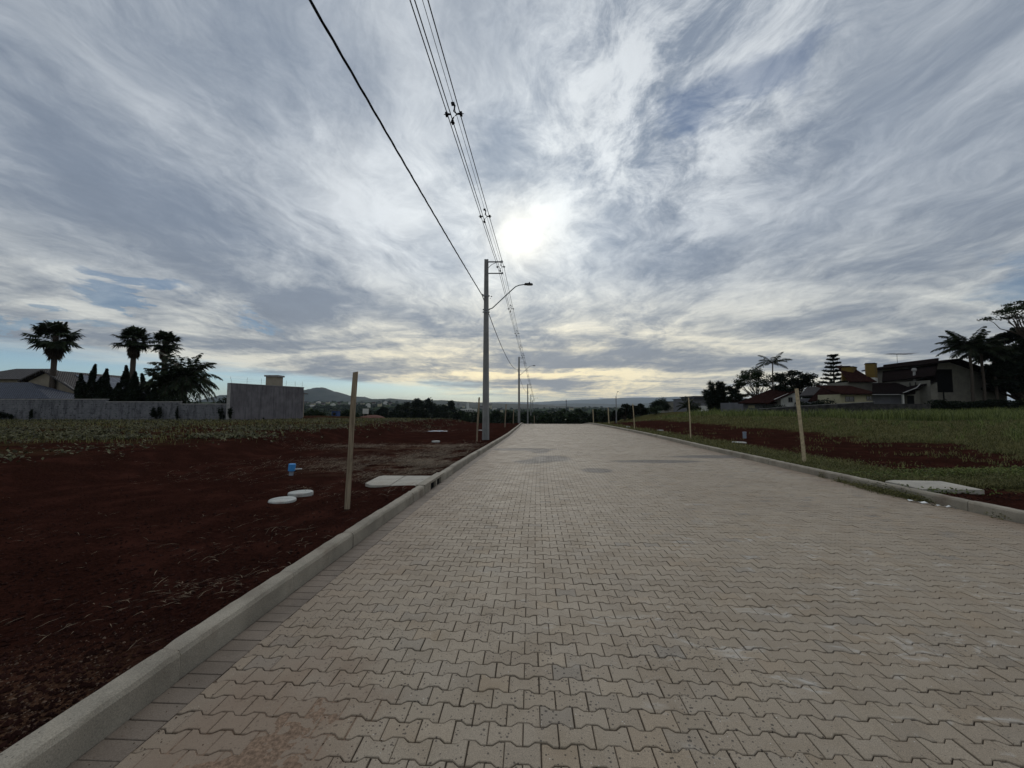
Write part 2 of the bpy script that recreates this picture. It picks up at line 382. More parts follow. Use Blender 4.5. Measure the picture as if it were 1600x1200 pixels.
    scn = g.ss(g.m('MULTIPLY', sc, g.noise(g.vm('MULTIPLY', tc, (1, 2.5, 1)), 3.4, 6, .75)),   .12, .34, 0., .85)
    base = g.mix(scn, base, (.10,.09,.08))
    h = g.m('ADD', g.m('MULTIPLY', grain, .35), g.m('MULTIPLY', g.m('SUBTRACT', 1., pit), .8))
    return base, h, g.ss(med, .3, .8, .68, .82)
def f_concrete(dirt=(.10,.06,.045), amt=.5, sc=1.):
    def f(g, tc, c):
        gr = g.noise(tc, 160*sc, 4, .7); c = g.mix(.6, c, g.mix(g.ss(gr, .3, .7), (.3,.3,.3), (.7,.7,.7)), 'OVERLAY')
        st = g.noise(tc, 1.7*sc, 6, .65); c = g.mix(g.ss(st, .5, .75, 0., amt), c, dirt)
        vo = g.n('ShaderNodeTexVoronoi'); g.put(vo.inputs['Vector'], tc); vo.inputs['Scale'].default_value = 38*sc
        pit = g.m('LESS_THAN', vo.outputs['Distance'], g.m('MULTIPLY', g.ss(g.noise(tc, 2.2*sc, 3), .5, .7), .16))
        c = g.mix(g.m('MULTIPLY', pit, .6), c, (.05,.045,.04))
        return c, g.m('ADD', g.m('MULTIPLY', gr, .4), g.m('SUBTRACT', 1., pit))
    return f
def f_soil(g, tc, c):
    sx, sy, sz = g.sep(tc)[:3]
    fine = g.noise(tc, 28, 6, .7); mid = g.noise(tc, 1.6, 5, .6); big = g.noise(tc, .13, 4, .55)
    base = g.mix(g.ss(fine, .3, .7), (.015,.0062,.0047), (.038,.0150,.0108))
    base = g.mix(g.ss(mid, .42, .75, 0., .7), base, (.060,.0225,.0160))
    # dry brown gravelly corner bottom left
    dn = g.m('MULTIPLY', g.m('SUBTRACT', mid, .5), .9)
    dc = g.ss(g.m('ADD', g.vm('LENGTH', g.vm('SUBTRACT', tc, (-2.6, 1.15, .1))), dn), 1.5, .55)
    vo = g.n('ShaderNodeTexVoronoi'); g.put(vo.inputs['Vector'], tc); vo.inputs['Scale'].default_value = 70
    base = g.mix(g.m('MULTIPLY', dc, .85), base, g.mix(g.sep(vo.outputs['Color'])[0], (.035,.018,.011), (.15,.085,.052)))
    # straw litter zones, left verge
    st = g.noise(g.vm('MULTIPLY', tc, (.8, 2.2, 1)), 1.2, 6, .7)
    z1 = gauss(g, tc, (-2.4, 10.6, 0), 3.6, .8, 1.1)
    z2 = gauss(g, tc, (-3.8, 15.0, 0), 4., .9, 1.2)
    lz = g.m('MULTIPLY', g.m('MAXIMUM', z1, z2), g.ss(st, .42, .62)); base = g.mix(g.m('MULTIPLY', lz, .8), base, (.115,.075,.05))
    # grass cover on the right
    gn = g.noise(g.vm('MULTIPLY', tc, (.35, .9, 1)), 1.0, 5, .65)
    b = g.m('SUBTRACT', sx, g.m('ADD', 6.45, g.m('MULTIPLY', sy, .075)))
    up = g.ss(g.m('ADD', b, g.m('MULTIPLY', g.m('SUBTRACT', gn, .5), 5.)), 6.8, 8.0)
    bn_ = g.m('ADD', b, g.m('MULTIPLY', g.m('SUBTRACT', gn, .5), 2.))
    lowg = g.m('ADD', g.m('MULTIPLY', g.ss(bn_, 2.1, 1.2), g.ss(sy, 7.2, 8.6)), g.m('MULTIPLY', g.m('MULTIPLY', g.ss(bn_, 1.5, 2.1), g.ss(bn_, 3.7, 3.0)), g.ss(sy, 9., 7.6)))
    lowg = g.m('MULTIPLY', lowg, g.ss(sx, 4., 6.))
    gm = g.m('MAXIMUM', g.m('MULTIPLY', up, g.ss(b, 2., 4.)), lowg)
    gc = g.mix(g.ss(fine, .3, .7), (.038,.038,.014), (.095,.086,.036))
    far = g.ss(g.vm('LENGTH', tc), 55, 95)
    gm = g.m('MAXIMUM', gm, far)
    lf = g.m('MULTIPLY', g.ss(sx, -9., -14.), g.ss(gn, .42, .62, 0., .35)); gm = g.m('MAXIMUM', gm, lf)
    base = g.mix(g.m('MULTIPLY', gm, .92), base, gc)
    farc = g.mix(g.ss(g.noise(tc, .012, 6, .7), .38, .62), (.018,.030,.014), (.050,.060,.028))
    base = g.mix(g.ss(g.vm('LENGTH', tc), 120, 300), base, farc)
    h = g.m('ADD', g.noise(tc, 60, 5, .7), g.m('MULTIPLY', g.noise(tc, 14, 4, .6), 2.))
    return base, h
def f_tile(g, tc, c):
    sx, sy, sz = g.sep(tc)[:3]
    w = g.m('SINE', g.m('MULTIPLY', g.m('ADD', sx, sy), 28.)); r = g.m('FRACT', g.m('MULTIPLY', sz, 6.5))
    c = g.mix(g.ss(w, -.2, -1., 0., .55), c, (.02,.012,.01)); c = g.mix(g.ss(r, .25, 0., 0., .6), c, (.015,.01,.01))
    return c, g.m('ADD', w, r)
def f_block(g, tc, c):
    br = g.n('ShaderNodeTexBrick'); q = g.sep(tc)
    g.put(br.inputs['Vector'], g.comb(g.m('ADD', q[0], q[1]), q[2], 0.)); br.inputs['Scale'].default_value = 1.; br.inputs['Brick Width'].default_value = .4; br.inputs['Row Height'].default_value = .2
    br.inputs['Mortar Size'].default_value = .012; g.put(br.inputs['Color1'], (.12,.12,.13)); g.put(br.inputs['Color2'], (.17,.17,.18)); g.put(br.inputs['Mortar'], (.20,.20,.21))
    c = g.mix(.75, c, br.outputs[0]); v = g.noise(g.comb(g.m('MULTIPLY', g.m('ADD', q[0], q[1]), 2.), g.m('MULTIPLY', q[2], .35), 0.), 1.2, 6, .7)
    c = g.mix(g.ss(v, .45, .70, 0., .85), c, (.04,.04,.045)); w = g.noise(g.vm('MULTIPLY', tc, (1., 1., 1.6)), 3.1, 7, .72); c = g.mix(g.ss(w, .54, .62, 0., .8), c, (.018,.02,.018))
    return c, br.outputs['Fac']
def f_panelwall(g, tc, c):
    q = g.sep(tc); fx = g.m('FRACT', g.m('MULTIPLY', g.m('ADD', q[1], g.m('MULTIPLY', q[0], .35)), .62))
    c = g.mix(g.ss(g.m('ABSOLUTE', g.m('SUBTRACT', fx, .5)), .47, .5, 0., .5), c, (.03,.03,.035))
    v = g.noise(g.comb(g.m('MULTIPLY', g.m('ADD', q[0], q[1]), 2.2), g.m('MULTIPLY', q[2], .3), 0.), 1.4, 6, .7); c = g.mix(g.ss(v, .42, .7, 0., .6), c, (.05,.047,.05)); return c,
def f_wood(g, tc, c):
    q = g.vm('MULTIPLY', tc, (40, 40, 2.)); n = g.noise(q, 1., 5, .7, .6); return g.mix(g.ss(n, .3, .7), (.13,.10,.068), (.33,.265,.185)), n
def f_solar(g, tc, c):
    q = g.sep(tc); a = g.m('FRACT', g.m('MULTIPLY', q[1], 1.0)); b = g.m('FRACT', g.m('MULTIPLY', q[0], .62))
    k = g.m('MAXIMUM', g.ss(a, .06, .02), g.ss(b, .05, .02)); return g.mix(k, c, (.16,.17,.18)),
def f_leafvar(c1, c2):
    def f(g, tc, c):
        geo = g.n('ShaderNodeNewGeometry'); rnd = geo.outputs['Random Per Island']
        n = g.noise(tc, .9, 3, .6); k = g.m('ADD', g.m('MULTIPLY', rnd, .6), g.m('MULTIPLY', n, .5)); return g.mix(g.ss(k, .25, .85), c1, c2),
    return f
M = {}
M['paver'] = mat('concrete_paver', bump=.0022, spec=.3, fn=f_paver)
M['gutter'] = mat('gutter_brick', (.165,.132,.103), .75, .2, 2.5, .0016, spec=.3, fn=f_concrete((.09,.06,.045), .5))
M['joint'] = mat('joint_sand', (.075,.057,.043), .95, .4, 30, .003, 90)
M['sand'] = mat('washed_sand', (.225,.155,.108), .95, .35, 60, .004, 160, fn=None)
M['kerb'] = mat('kerb_concrete', (.285,.255,.205), .85, .2, 2., .003, fn=f_concrete((.13,.09,.065), .7))
M['slab'] = mat('slab_concrete', (.37,.345,.295), .85, .14, 3., .003, fn=f_concrete((.2,.15,.11), .5, .7))
M['lid'] = mat('lid_concrete', (.40,.41,.385), .85, .2, 5., .003, fn=f_concrete((.16,.08,.055), .6))
M['pole'] = mat('pole_concrete', (.22,.22,.215), .85, .15, 1.5, .003, fn=f_concrete((.09,.085,.08), .4, .6))
M['soil'] = mat('red_soil', bump=.02, spec=0., fn=f_soil)
M['steel'] = mat('galvanised_steel', (.22,.23,.24), .5, .15, 20, metal=.6)
M['dark'] = mat('dark_hardware', (.015,.015,.017), .55, .2, 30)
M['cable'] = mat('cable_sheath', (.012,.012,.014), .5, .1, 30)
M['lampglass'] = mat('lamp_lens', (.35,.36,.36), .25, .05, 10)
M['wood'] = mat('stake_wood', rough=.85, bump=.002, fn=f_wood)
M['bluepipe'] = mat('blue_plastic', (.06,.25,.55), .45, .12, 12)
M['greypipe'] = mat('grey_plastic', (.22,.25,.3), .5, .15, 12)
M['whiteplastic'] = mat('white_plastic', (.62,.63,.62), .5, .1, 12)
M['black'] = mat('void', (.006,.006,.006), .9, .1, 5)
M['wallgrey'] = mat('rendered_block', (.15,.15,.155), .9, .2, 1.2, .006, fn=f_block)
M['tallwall'] = mat('stained_render', (.155,.145,.15), .9, .2, 1.0, .004, fn=f_panelwall)
M['coping'] = mat('coping_concrete', (.28,.27,.26), .85, .2, 3., .003)
M['beige'] = mat('beige_render', (.27,.235,.18), .9, .1, 2.)
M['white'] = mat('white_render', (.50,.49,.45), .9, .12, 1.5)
M['dimwhite'] = mat('dull_white', (.165,.155,.13), .9, .15, 1.5)  # dull off-white, much darker than the white render
M['cream'] = mat('cream_render', (.36,.33,.22), .9, .12, 1.5)
M['yellow'] = mat('ochre_render', (.15,.10,.028), .9, .15, 1.5)
M['redtile'] = mat('red_roof_tile', (.036,.016,.0135), .9, .45, 4., .03, spec=0., fn=f_tile)
M['darktile'] = mat('dark_roof_tile', (.0115,.0092,.0092), .9, .45, 4., .03, spec=0., fn=f_tile)
M['bluetile'] = mat('slate_roof_tile', (.060,.070,.095), .6, .2, 4., .02, fn=f_tile)
M['greytile'] = mat('grey_roof_tile', (.095,.088,.085), .75, .2, 4., .02, fn=f_tile)
M['solar'] = mat('solar_glass', (.012,.014,.028), .12, .1, 2., spec=.6, fn=f_solar)
M['glass'] = mat('window_glass', (.012,.013,.016), .1, .1, 2., spec=.6)
M['greybldg'] = mat('grey_building', (.13,.13,.14), .9, .12, 1.)
M['bark'] = mat('bark', (.05,.038,.028), .9, .35, 6., .02, 20)
M['palmbark'] = mat('palm_bark', (.065,.052,.042), .9, .3, 9., .02, 25)
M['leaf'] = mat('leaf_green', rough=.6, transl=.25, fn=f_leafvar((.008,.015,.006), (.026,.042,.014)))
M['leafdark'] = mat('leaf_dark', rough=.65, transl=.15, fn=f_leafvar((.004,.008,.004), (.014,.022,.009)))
M['palmleaf'] = mat('palm_leaf', rough=.5, transl=.2, fn=f_leafvar((.009,.015,.007), (.028,.040,.016)))
M['deadleaf'] = mat('dead_frond', rough=.8, transl=.1, fn=f_leafvar((.022,.017,.012), (.06,.045,.03)))
M['farleaf'] = mat('far_canopy', rough=.8, transl=.1, fn=f_leafvar((.009,.017,.009), (.040,.056,.026)))
M['grass'] = mat('grass_blades', rough=.65, transl=.3, fn=f_leafvar((.045,.062,.018), (.17,.20,.065)))
M['shortgrass'] = mat('short_grass', rough=.7, transl=.25, fn=f_leafvar((.052,.055,.019), (.19,.18,.075)))
M['weed'] = mat('weed_leaves', rough=.7, transl=.25, spec=.15, fn=f_leafvar((.028,.028,.014), (.15,.145,.08)))
M['straw'] = mat('dry_straw', rough=.8, transl=.15, fn=f_leafvar((.07,.05,.033), (.26,.20,.135)))
M['hill'] = mat('hill_forest', (.022,.031,.018), .95, .5, .02, col2=(.009,.015,.009))
M['redearth'] = mat('red_earth_mound', (.085,.026,.017), .95, .3, 3., .02, 12)
M['palewood'] = mat('pale_stake_wood', (.42,.34,.22), .85, .25, 14, .002)
# ================================================================== terrain
def axis(lims):
    out = []
    for a, b, st in lims: out += list(np.arange(a, b, st))
    return np.array(out+[lims[-1][1]])
gxs = np.concatenate([axis([(-16000,-2000,1400),(-2000,-400,160),(-400,-80,32),(-80,-30,2.),(-30,-14,.45),(-14,-4.35,.11)])[:-1], [-4.26,-4.235,-4.15,-4.0,-2,0,2,4.0,4.15,4.235,4.26], axis([(4.35,16,.16),(16,40,.7),(40,90,3.),(90,400,31),(400,2000,160),(2000,16000,1400)])])
gys = axis([(-300,-30,45),(-30,-4,2.),(-4,0,.4),(0,6,.07),(6,14,.13),(14,30,.3),(30,70,.8),(70,140,3.),(140,400,20),(400,2000,100),(2000,15000,1000)])
XX, YY = np.meshgrid(gxs, gys); XX = XX+cx(np.clip(YY, -25, 230)); ZZ = ground(XX, YY)
nx, ny = len(gxs), len(gys); idx = np.arange(nx*ny).reshape(ny, nx)
q = np.stack([idx[:-1,:-1], idx[:-1,1:], idx[1:,1:], idx[1:,:-1]], -1).reshape(-1, 4)
V = np.stack([XX.ravel(), YY.ravel(), ZZ.ravel()], 1)
tag(mkobj('ground', V, q, M['soil'], smooth=True), 'dark red bare soil lots with weeds on both sides of the paved street', 'ground', kind='structure')
# ================================================================== paved road
PW, PD, AM, GAP = .159, .105, .0112, .0026
GB = .20                                   # gutter band beside the left kerb
def prof_tile(inset):
    a = AM; h = PD/2-inset; x0, x1 = inset, PW-inset
    us = [x0, .165*PW, .335*PW, .665*PW, .835*PW, x1]
    top = [(u, h+w) for u, w in zip(us, (a, a, -a, -a, a, a))]
    bot = [(u, -h+w) for u, w in zip(us[::-1], (-a, -a, a, a, -a, -a))]
    return np.array(top+bot)[::-1]          # ccw seen from above
def tile_mesh():
    Vs, F12, F4 = [], [], []; base = 0
    s = -3.0; r = 0; S = []; T = []; 
    while s < 62: S.append(s); s += PD; r += 1
    for r, s in enumerate(S):
        off = (r % 2)*PW/2
        k = np.arange(-HW+GB-off-PW, HW, PW)
        T.append(k); 
    ss_ = np.concatenate([np.full(len(k), s) for s, k in zip(S, T)]); tt = np.concatenate(T)
    lod = ss_ > 16
    res = []
    for sel, rings in ((~lod, [(GAP, -.010), (GAP, -.0025), (GAP+.003, 0.)]), (lod, [(GAP+.0002, -.007), (GAP+.002, 0.)])):
        s0 = ss_[sel]; t0 = tt[sel]; n = len(s0)
        tilt = rng.normal(0, .010, (n, 2)); dz = rng.normal(0, .0011, n); js = rng.normal(0, .0009, (n, 2))
        rv = []
        for ins, z in rings:
            p = prof_tile(ins); u = p[None,:,0]-PW/2; v = p[None,:,1]+0*u
            T_ = t0[:,None]+PW/2+u+js[:,:1]; S_ = s0[:,None]+v+js[:,1:]
            T_ = np.clip(T_, -HW+GB+.004, HW-.004); und = (fbm(t0*.9, s0*.9, 61)-.47)*.012
            Z = z+dz[:,None]+und[:,None]*(1 if z > -.006 else .3)+u*tilt[:,:1]+v*tilt[:,1:]
            X, Y, Zr = road(S_, T_, 0.); rv.append(np.stack([X, Y, Zr+Z], -1))
        m = len(rings); A = np.stack(rv, 1)                    # n, m, 12, 3
        w = (t0+PW > -HW+GB+.02) & (t0 < HW-.02); A = A[w]; n = len(A)
        Vv = A.reshape(-1, 3); b0 = (np.arange(n)*m*12)[:,None]
        top = (b0+(m-1)*12+np.arange(12)[None])
        k = np.arange(12); k2 = (k+1) % 12; quads = []
        for i in range(m-1):
            qd = np.stack([i*12+k, i*12+k2, (i+1)*12+k2, (i+1)*12+k], 1); quads.append((b0[:,:,None]+qd[None]).reshape(-1, 4))
        res.append((Vv, top, np.concatenate(quads)))
    return res
tm = tile_mesh()
nv = len(tm[0][0]); V = np.concatenate([tm[0][0], tm[1][0]])
n12 = np.concatenate([tm[0][1], tm[1][1]+nv]); n4 = np.concatenate([tm[0][2], tm[1][2]+nv])
me = bpy.data.meshes.new('road'); me.vertices.add(len(V)); me.vertices.foreach_set('co', V.astype(np.float32).ravel())
li = np.concatenate([n12.ravel(), n4.ravel()]).astype(np.int32); ls = np.concatenate([np.arange(len(n12))*12, n12.size+np.arange(len(n4))*4]).astype(np.int32)
me.loops.add(len(li)); me.loops.foreach_set('vertex_index', li); me.polygons.add(len(ls)); me.polygons.foreach_set('loop_start', ls)
me.update(calc_edges=True); me.shade_flat(); me.materials.append(M['paver'])
ro = bpy.data.objects.new('road', me); C.objects.link(ro); tag(ro, 'street paved with interlocking wavy grey concrete blocks', 'road', kind='structure')
def strip(s0, s1, t0, t1, dz, ds=.5):
    S = np.arange(s0, s1+ds, ds); V = []
    for t in (t0, t1):
        x, y, z = road(S, t, dz); V.append(np.stack([x, y, z], 1))
    n = len(S); i = np.arange(n-1); return np.concatenate(V), np.stack([i, n+i, n+i+1, i+1], 1)
v_, f_ = strip(-12, 230, -HW-.02, HW+.02, -.0085); tag(mkobj('road_bed', v_, f_, M['joint']), 'dark sand bed filling the joints of the paving', 'road bed', kind='structure')
v_, f_ = strip(62, 230, -HW, HW, 0.); tag(mkobj('road_beyond', v_, f_, M['paver']), 'paved street running down beyond the crest', 'road', kind='structure')
v_, f_ = strip(-12, -3.06, -HW, HW, 0.); tag(mkobj('road_behind', v_, f_, M['paver']), 'paved street behind the viewer', 'road', kind='structure')
# gutter course of plain bricks
gb = MB(); s = -3.0
while s < 62:
    t0, t1 = -HW+.004, -HW+GB-.003; dz = rng.normal(0, .001); Vv = []
    for zz, ins in ((-.008, 0), (-.002, 0), (0, .003)):
        for a, b in ((t0+ins, s+.002+ins), (t1-ins, s+.002+ins), (t1-ins, s+PD-.002-ins), (t0+ins, s+PD-.002-ins)):
            x, y, z = road(b, a, zz+dz-.002); Vv.append((float(x), float(y), float(z)))
    gb.add(Vv, [(8,9,10,11)]+[(i*4+k, i*4+(k+1)%4, i*4+4+(k+1)%4, i*4+4+k) for i in (0,1) for k in range(4)]); s += PD
tag(gb.build('gutter', M['gutter']), 'darker course of plain bricks along the left kerb', 'gutter', kind='structure')
# kerbs
def kerb(side, name, label, skip=None):
    b = MB(); s = -6.0
    while s < 120:
        L = 1.0 if s < 12 else 2.0; s1 = s+L
        if skip and s < skip[1] and s1 > skip[0]:
            if s < skip[0]: s1 = skip[0]
            elif s < skip[1]: s = skip[1]; s1 = s+L
        jt, jz = rng.normal(0, .0035), rng.normal(0, .003)
        pr = [(0,-.10),(0,.118),(.012,.142),(.03,.15),(.112,.15),(.128,.142),(.134,.12),(.134,-.10)]
        Vv = []; n = 13
        for e in np.linspace(s+.003, s1-.003, n):
            for o, z in pr:
                ch = .004 if (e == s+.003 or e > s1-.0035) else 0
                t = side*(HW+o+jt+(ch if o < .05 else -ch)); t += side*float(rng.normal(0, .0012)); x, y, zz = road(e, t, z+jz+(float(rng.normal(0, .0016)) if z > .1 else 0)-(ch if z > .1 else 0)-(.010 if (z > .14 and rng.random() < .03) else 0)); Vv.append((float(x), float(y), float(zz)))
        m = len(pr); fc = [(i*m+k, i*m+k+1, i*m+m+k+1, i*m+m+k) for i in range(n-1) for k in range(m-1)]
        if side > 0: fc = [f[::-1] for f in fc]
        b.add(Vv, fc+[tuple(range(m)), tuple((n-1)*m+k for k in range(m))[::-1]]); s = s1
    return tag(b.build(name, M['kerb']), label, 'kerb', kind='structure')
inl = G(675, 770); s_in, _ = st_of(inl.x, inl.y); s_in = float(s_in)
SK = (6.60, 7.95)
kerb(-1, 'kerb_left', 'concrete kerb along the left side of the street', SK)
kerb(1, 'kerb_right', 'concrete kerb along the right side of the street')
# ================================================================== drain inlet in the left kerb
a, b_ = SK
def rp(s, t, z): x, y, zz = road(s, t, z); return (float(x), float(y), float(zz))
o_in = rp((a+b_)/2, -HW-.07, 0.)
din = thing('drain_inlet', o_in, 'concrete kerb inlet with two dark square openings on the left kerb', 'storm drain')
def rbox(mb, s0, s1, t0, t1, z0, z1):
    V = [rp(s, t, z) for z in (z0, z1) for s, t in ((s0,t0),(s0,t1),(s1,t1),(s1,t0))]
    mb.add(V, [(3,2,1,0),(4,5,6,7),(0,1,5,4),(1,2,6,5),(2,3,7,6),(3,0,4,7)])
mb = MB(); o0, o1 = -HW-.15, -HW+.006
rbox(mb, a, b_, o0, o1, .115, .158)
cuts = [(a, a+.20), (a+.215, a+.36), (a+.71, a+.79), (a+1.11, a+1.22), (a+1.235, b_)]
for u, v in cuts: rbox(mb, u, v, o0, o1, -.08, .1145)
mb.build('inlet_frame', M['kerb'], din)
for u, v in ((a+.36, a+.71), (a+.79, a+1.11)):
    k = MB(); rbox(k, u+.002, v-.002, o0+.004, o1-.045, -.07, .112); tag(k.build('opening', M['black'], din))
# slab behind the inlet: two cast pieces
SLABS = []; SLABZ = {'l': .0, 'r': .055}
def slab_piece(name, px, label, m2='l', th=.06, group=None, m='slab'):
    zc = SLABZ[m2]
    pts = []
    for x, y in px:
        v = raydir(x, y); k = (zc-CAMZ)/v.z; pts.append(Vector((v.x*k, v.y*k, zc)))
    c = sum(pts, Vector())/len(pts); o = MB(); z = zc
    SLABS.append([(p.x, p.y) for p in pts])
    n = len(pts); V = [(p.x, p.y, z) for p in pts]+[(p.x, p.y, z-th-.1) for p in pts]
    # slightly chamfered top
    V2 = [(c.x+(p.x-c.x)*.99, c.y+(p.y-c.y)*.99, z+.006) for p in pts]
    o.add(V+V2, [tuple(range(2*n, 3*n))]+[(i, (i+1)%n, 2*n+(i+1)%n, 2*n+i) for i in range(n)]+[(n+i, n+(i+1)%n, (i+1)%n, i) for i in range(n)])
    ob = o.build(name, M[m], org=(c.x, c.y, z-th)); return tag(ob, label, 'slab', group)
slab_piece('concrete_slab', [(610,758.8),(655,758.8),(677,743.6),(634,743.6)], 'squarish pale concrete slab touching the kerb behind the drain inlet')
slab_piece('concrete_slab', [(579,758.5),(608.5,758.8),(632.5,743.6),(600,743.4),(592,744.5),(571,755.2)], 'rougher pale concrete slab on the field side of the one behind the drain inlet')
slab_piece('concrete_slab', [(1408,757),(1440,764.5),(1538,766),(1500,758),(1470,752),(1395,750.5),(1383,752)], 'pale concrete slab in the grass behind the right kerb', 'r')
# ------------------------------------------------------------------ round lids, pipes
def lid(px, py, wpx, h, label, notch=False, tilt=0., sep=True, shaft=.04):
    p = G(px, py+3, .03); d = p.y; r = wpx/2*d/F
    t = thing('manhole_cover', (p.x, p.y, p.z), label, 'manhole cover', 'round concrete lids in the bare soil')
    o = MB(); o.lathe([(r*.97, -.03), (r, -.02), (r, h-.02), (r*.985, h-.006), (r*.95, h), (r*.5, h+.004)], (p.x, p.y, p.z), 32); cv = o.build('lid', M['lid'], t, org=None)
    if sep:
        o = MB(); o.lathe([(r*.86, -.10), (r*.88, -.035)], (p.x, p.y, p.z+.005), 28); o.build('ring', M['kerb'], t)
    t.rotation_euler = (tilt, tilt*.4, 0)
    return t
lid(470, 762, 35, .055, 'raised round concrete lid with the dark gap under its rim, left verge', tilt=R(-1.5))
lid(441.5, 772, 38, .035, 'flatter round concrete lid half sunk in soil nearest the stake', tilt=R(1.), sep=False)
lid(681, 684.5, 12.5, .05, 'small round lid between the bare mound and the first utility pole', sep=False)
lid(750.5, 668.5, 6, .05, 'tiny pale lid just left behind the first utility pole', sep=False)
for px, py, w, lab in ((1155, 687.5, 20, 'pale lid beside the grey pipe on the right verge'), (1032, 669.5, 9, 'small pale lid in red soil past the farther thin right stakes'), (981, 664, 7, 'smallest pale lid farthest along the right verge')):
    lid(px, py, w, .05, lab, sep=False)
def riser(name, px, py_b, py_t, wpx, m, label, pipe=None):
    p = G(px, py_b); d = p.y; r = wpx/2*d/F; h = (py_b-py_t)*d/F
    t = thing(name, tuple(p), label, 'pipe'); o = MB()
    if pipe:
        o.lathe([(r*.62, -.05), (r*.62, h*.45), (r*.55, h*.46)], tuple(p), 16); o.build('riser', M['greypipe'], t)
        o = MB(); o.lathe([(r*.9, h*.38), (r, h*.40), (r, h*.97), (r*.94, h), (r*.6, h*1.0)], tuple(p), 18); o.build('cap', M[m], t)
        o = MB(); o.tube([p+Vector((r*.8, 0, h*.55)), p+Vector((r*2.8, .05, h*.60))], r*.17, 6); o.build('spigot', M['whiteplastic'], t)
        t.rotation_euler = (0, R(4), 0)
    else:
        o.lathe([(r, -.05), (r, h), (r*.8, h), (r*.8, h*.7)], tuple(p), 16); o.build('riser', M[m], t)
        o = MB(); o.lathe([(r*1.12, h*.82), (r*1.14, h*.84), (r*1.14, h*.98), (r*1.1, h)], tuple(p), 16); o.build('collar', M[m], t)
riser('capped_pipe', 455, 738, 720.5, 10, 'bluepipe', 'bright blue capped pipe standing up from the soil', True)
riser('vent_pipe', 1163.5, 684.5, 674.5, 5, 'greypipe', 'short grey pipe standing by a pale lid on the right verge')
# litter by right kerb
p = G(1417, 779); t = thing('litter', tuple(p), 'crumpled white plastic strip lying against the right kerb', 'litter')
o = MB()
for (s0, t0, s1, t1, w) in ((6.62, HW-.26, 6.30, HW-.16, .030), (6.28, HW-.15, 6.12, HW-.03, .014)):
    n = 7; V = []
    for i in range(n):
        k = i/(n-1); q = rp(s0+(s1-s0)*k, t0+(t1-t0)*k, .010+.02*abs(math.sin(i*2.1)))
        V += [(q[0]-w*.5, q[1]-w, q[2]), (q[0]+w*.5, q[1]+w, q[2]+.015*math.cos(i*1.7))]
    o.add(V+[(a_, b2, c_-.004) for a_, b2, c_ in V], [(2*i, 2*i+2, 2*i+3, 2*i+1) for i in range(n-1)]+[(2*n+2*i, 2*n+2*i+1, 2*n+2*i+3, 2*n+2*i+2) for i in range(n-1)])
o.build('plastic_strip', M['whiteplastic'], t)
p = G(682, 673.5); V = []; n = 9
for j in range(n):
    for i in range(n):
        u, v = i/(n-1)*2-1, j/(n-1)*2-1; rr = 1+.35*math.sin(3*math.atan2(v, u)+1); x, y = p.x+u*.55*rr, p.y+v*.5*rr
        V.append((x, y, gz(x, y)+.015+.09*abs(math.sin(u*3.1+v*2.3))*(1-min(1, u*u+v*v)*.8)))
o = MB(); o.add(V, [(j*n+i, j*n+i+1, (j+1)*n+i+1, (j+1)*n+i) for j in range(n-1) for i in range(n-1)]); tag(o.build('plastic_sheet', M['greypipe'], org=tuple(p)), 'crumpled blue grey plastic sheet lying on bare soil left of the first pole', 'plastic sheet')
# sand spill on the blocks, bottom left
def sand():
    V = []; Fc = []; n = 110; m = 90
    for j in range(m):
        for i in range(n):
            x = -1.68+i*1.25/(n-1); y = 1.0+j*1.35/(m-1)
            q = (x+1.16-.40*(y-1.62))/.42; w = (y-1.60)/.60
            e = 1-math.sqrt(q*q+w*w)-(float(fbm(x*4, y*4, 8))-.47)*1.6
            z = -.0045+min(max(e, 0), .7)*.014+(float(fbm(x*26, y*26, 9, 3))-.42)*.009*min(max(e*2, 0), 1)
            if x < float(cx(y))-HW+.004: z = -.02
            V.append((x, y, float(prof(y))+(z if e > 0 else -.012)))
    Fc = [(j*n+i, j*n+i+1, (j+1)*n+i+1, (j+1)*n+i) for j in range(m-1) for i in range(n-1)]
    o = MB(); o.add(V, Fc); return o.build('sand', M['sand'])
tag(sand(), 'thin patch of reddish sand spilled over the blocks beside the left kerb', 'sand', kind='stuff')
# ------------------------------------------------------------------ wooden stakes
def stake(bx, by, tx, ty, wpx, label, fixed_y=None, group='survey stakes along the lots'):
    if fixed_y: p = P(bx, by, fixed_y); p.z = min(p.z, gz(p.x, p.y)+.05)
    else: p = G(bx, by)
    top = P(tx, ty, p.y); w = max(wpx*p.y/F, .03); d = .028 if w > .05 else w*.7
    o = MB(); L = (top-p).length; n = 7; V = []
    for i in range(n):
        k = i/(n-1); c = p.lerp(top, k)-Vector((0, 0, .25 if i == 0 else 0)); wob = math.sin(k*5+bx)*.007; ww = w/2*(1.0+.06*math.sin(k*9+bx))
        sl = .012 if i == n-1 else 0
        V += [(c.x-ww+wob, c.y-d/2, c.z), (c.x+ww+wob, c.y-d/2, c.z+sl), (c.x+ww+wob, c.y+d/2, c.z+sl), (c.x-ww+wob, c.y+d/2, c.z)]
    o.add(V, [(4*i+k, 4*i+(k+1)%4, 4*i+4+(k+1)%4, 4*i+4+k) for i in range(n-1) for k in range(4)]+[(3,2,1,0), tuple(4*n-4+k for k in range(4))])
    return tag(o.build('wooden_stake', M['palewood' if bx > 900 else 'wood'], org=tuple(p)), label, 'stake', group)
stake(541, 795, 556, 582, 7.2, 'big near wooden stake leaning right on the left verge')
stake(1257, 724, 1245, 607.5, 4.8, 'nearest wooden stake on the right verge leaning slightly left')
stake(745, 688, 748.6, 621, 2.6, 'thin wooden stake just left of the first utility pole')
stake(788.8, 666.5, 790.7, 631.7, 1.6, 'thin stake between the first two utility poles, nearer one')
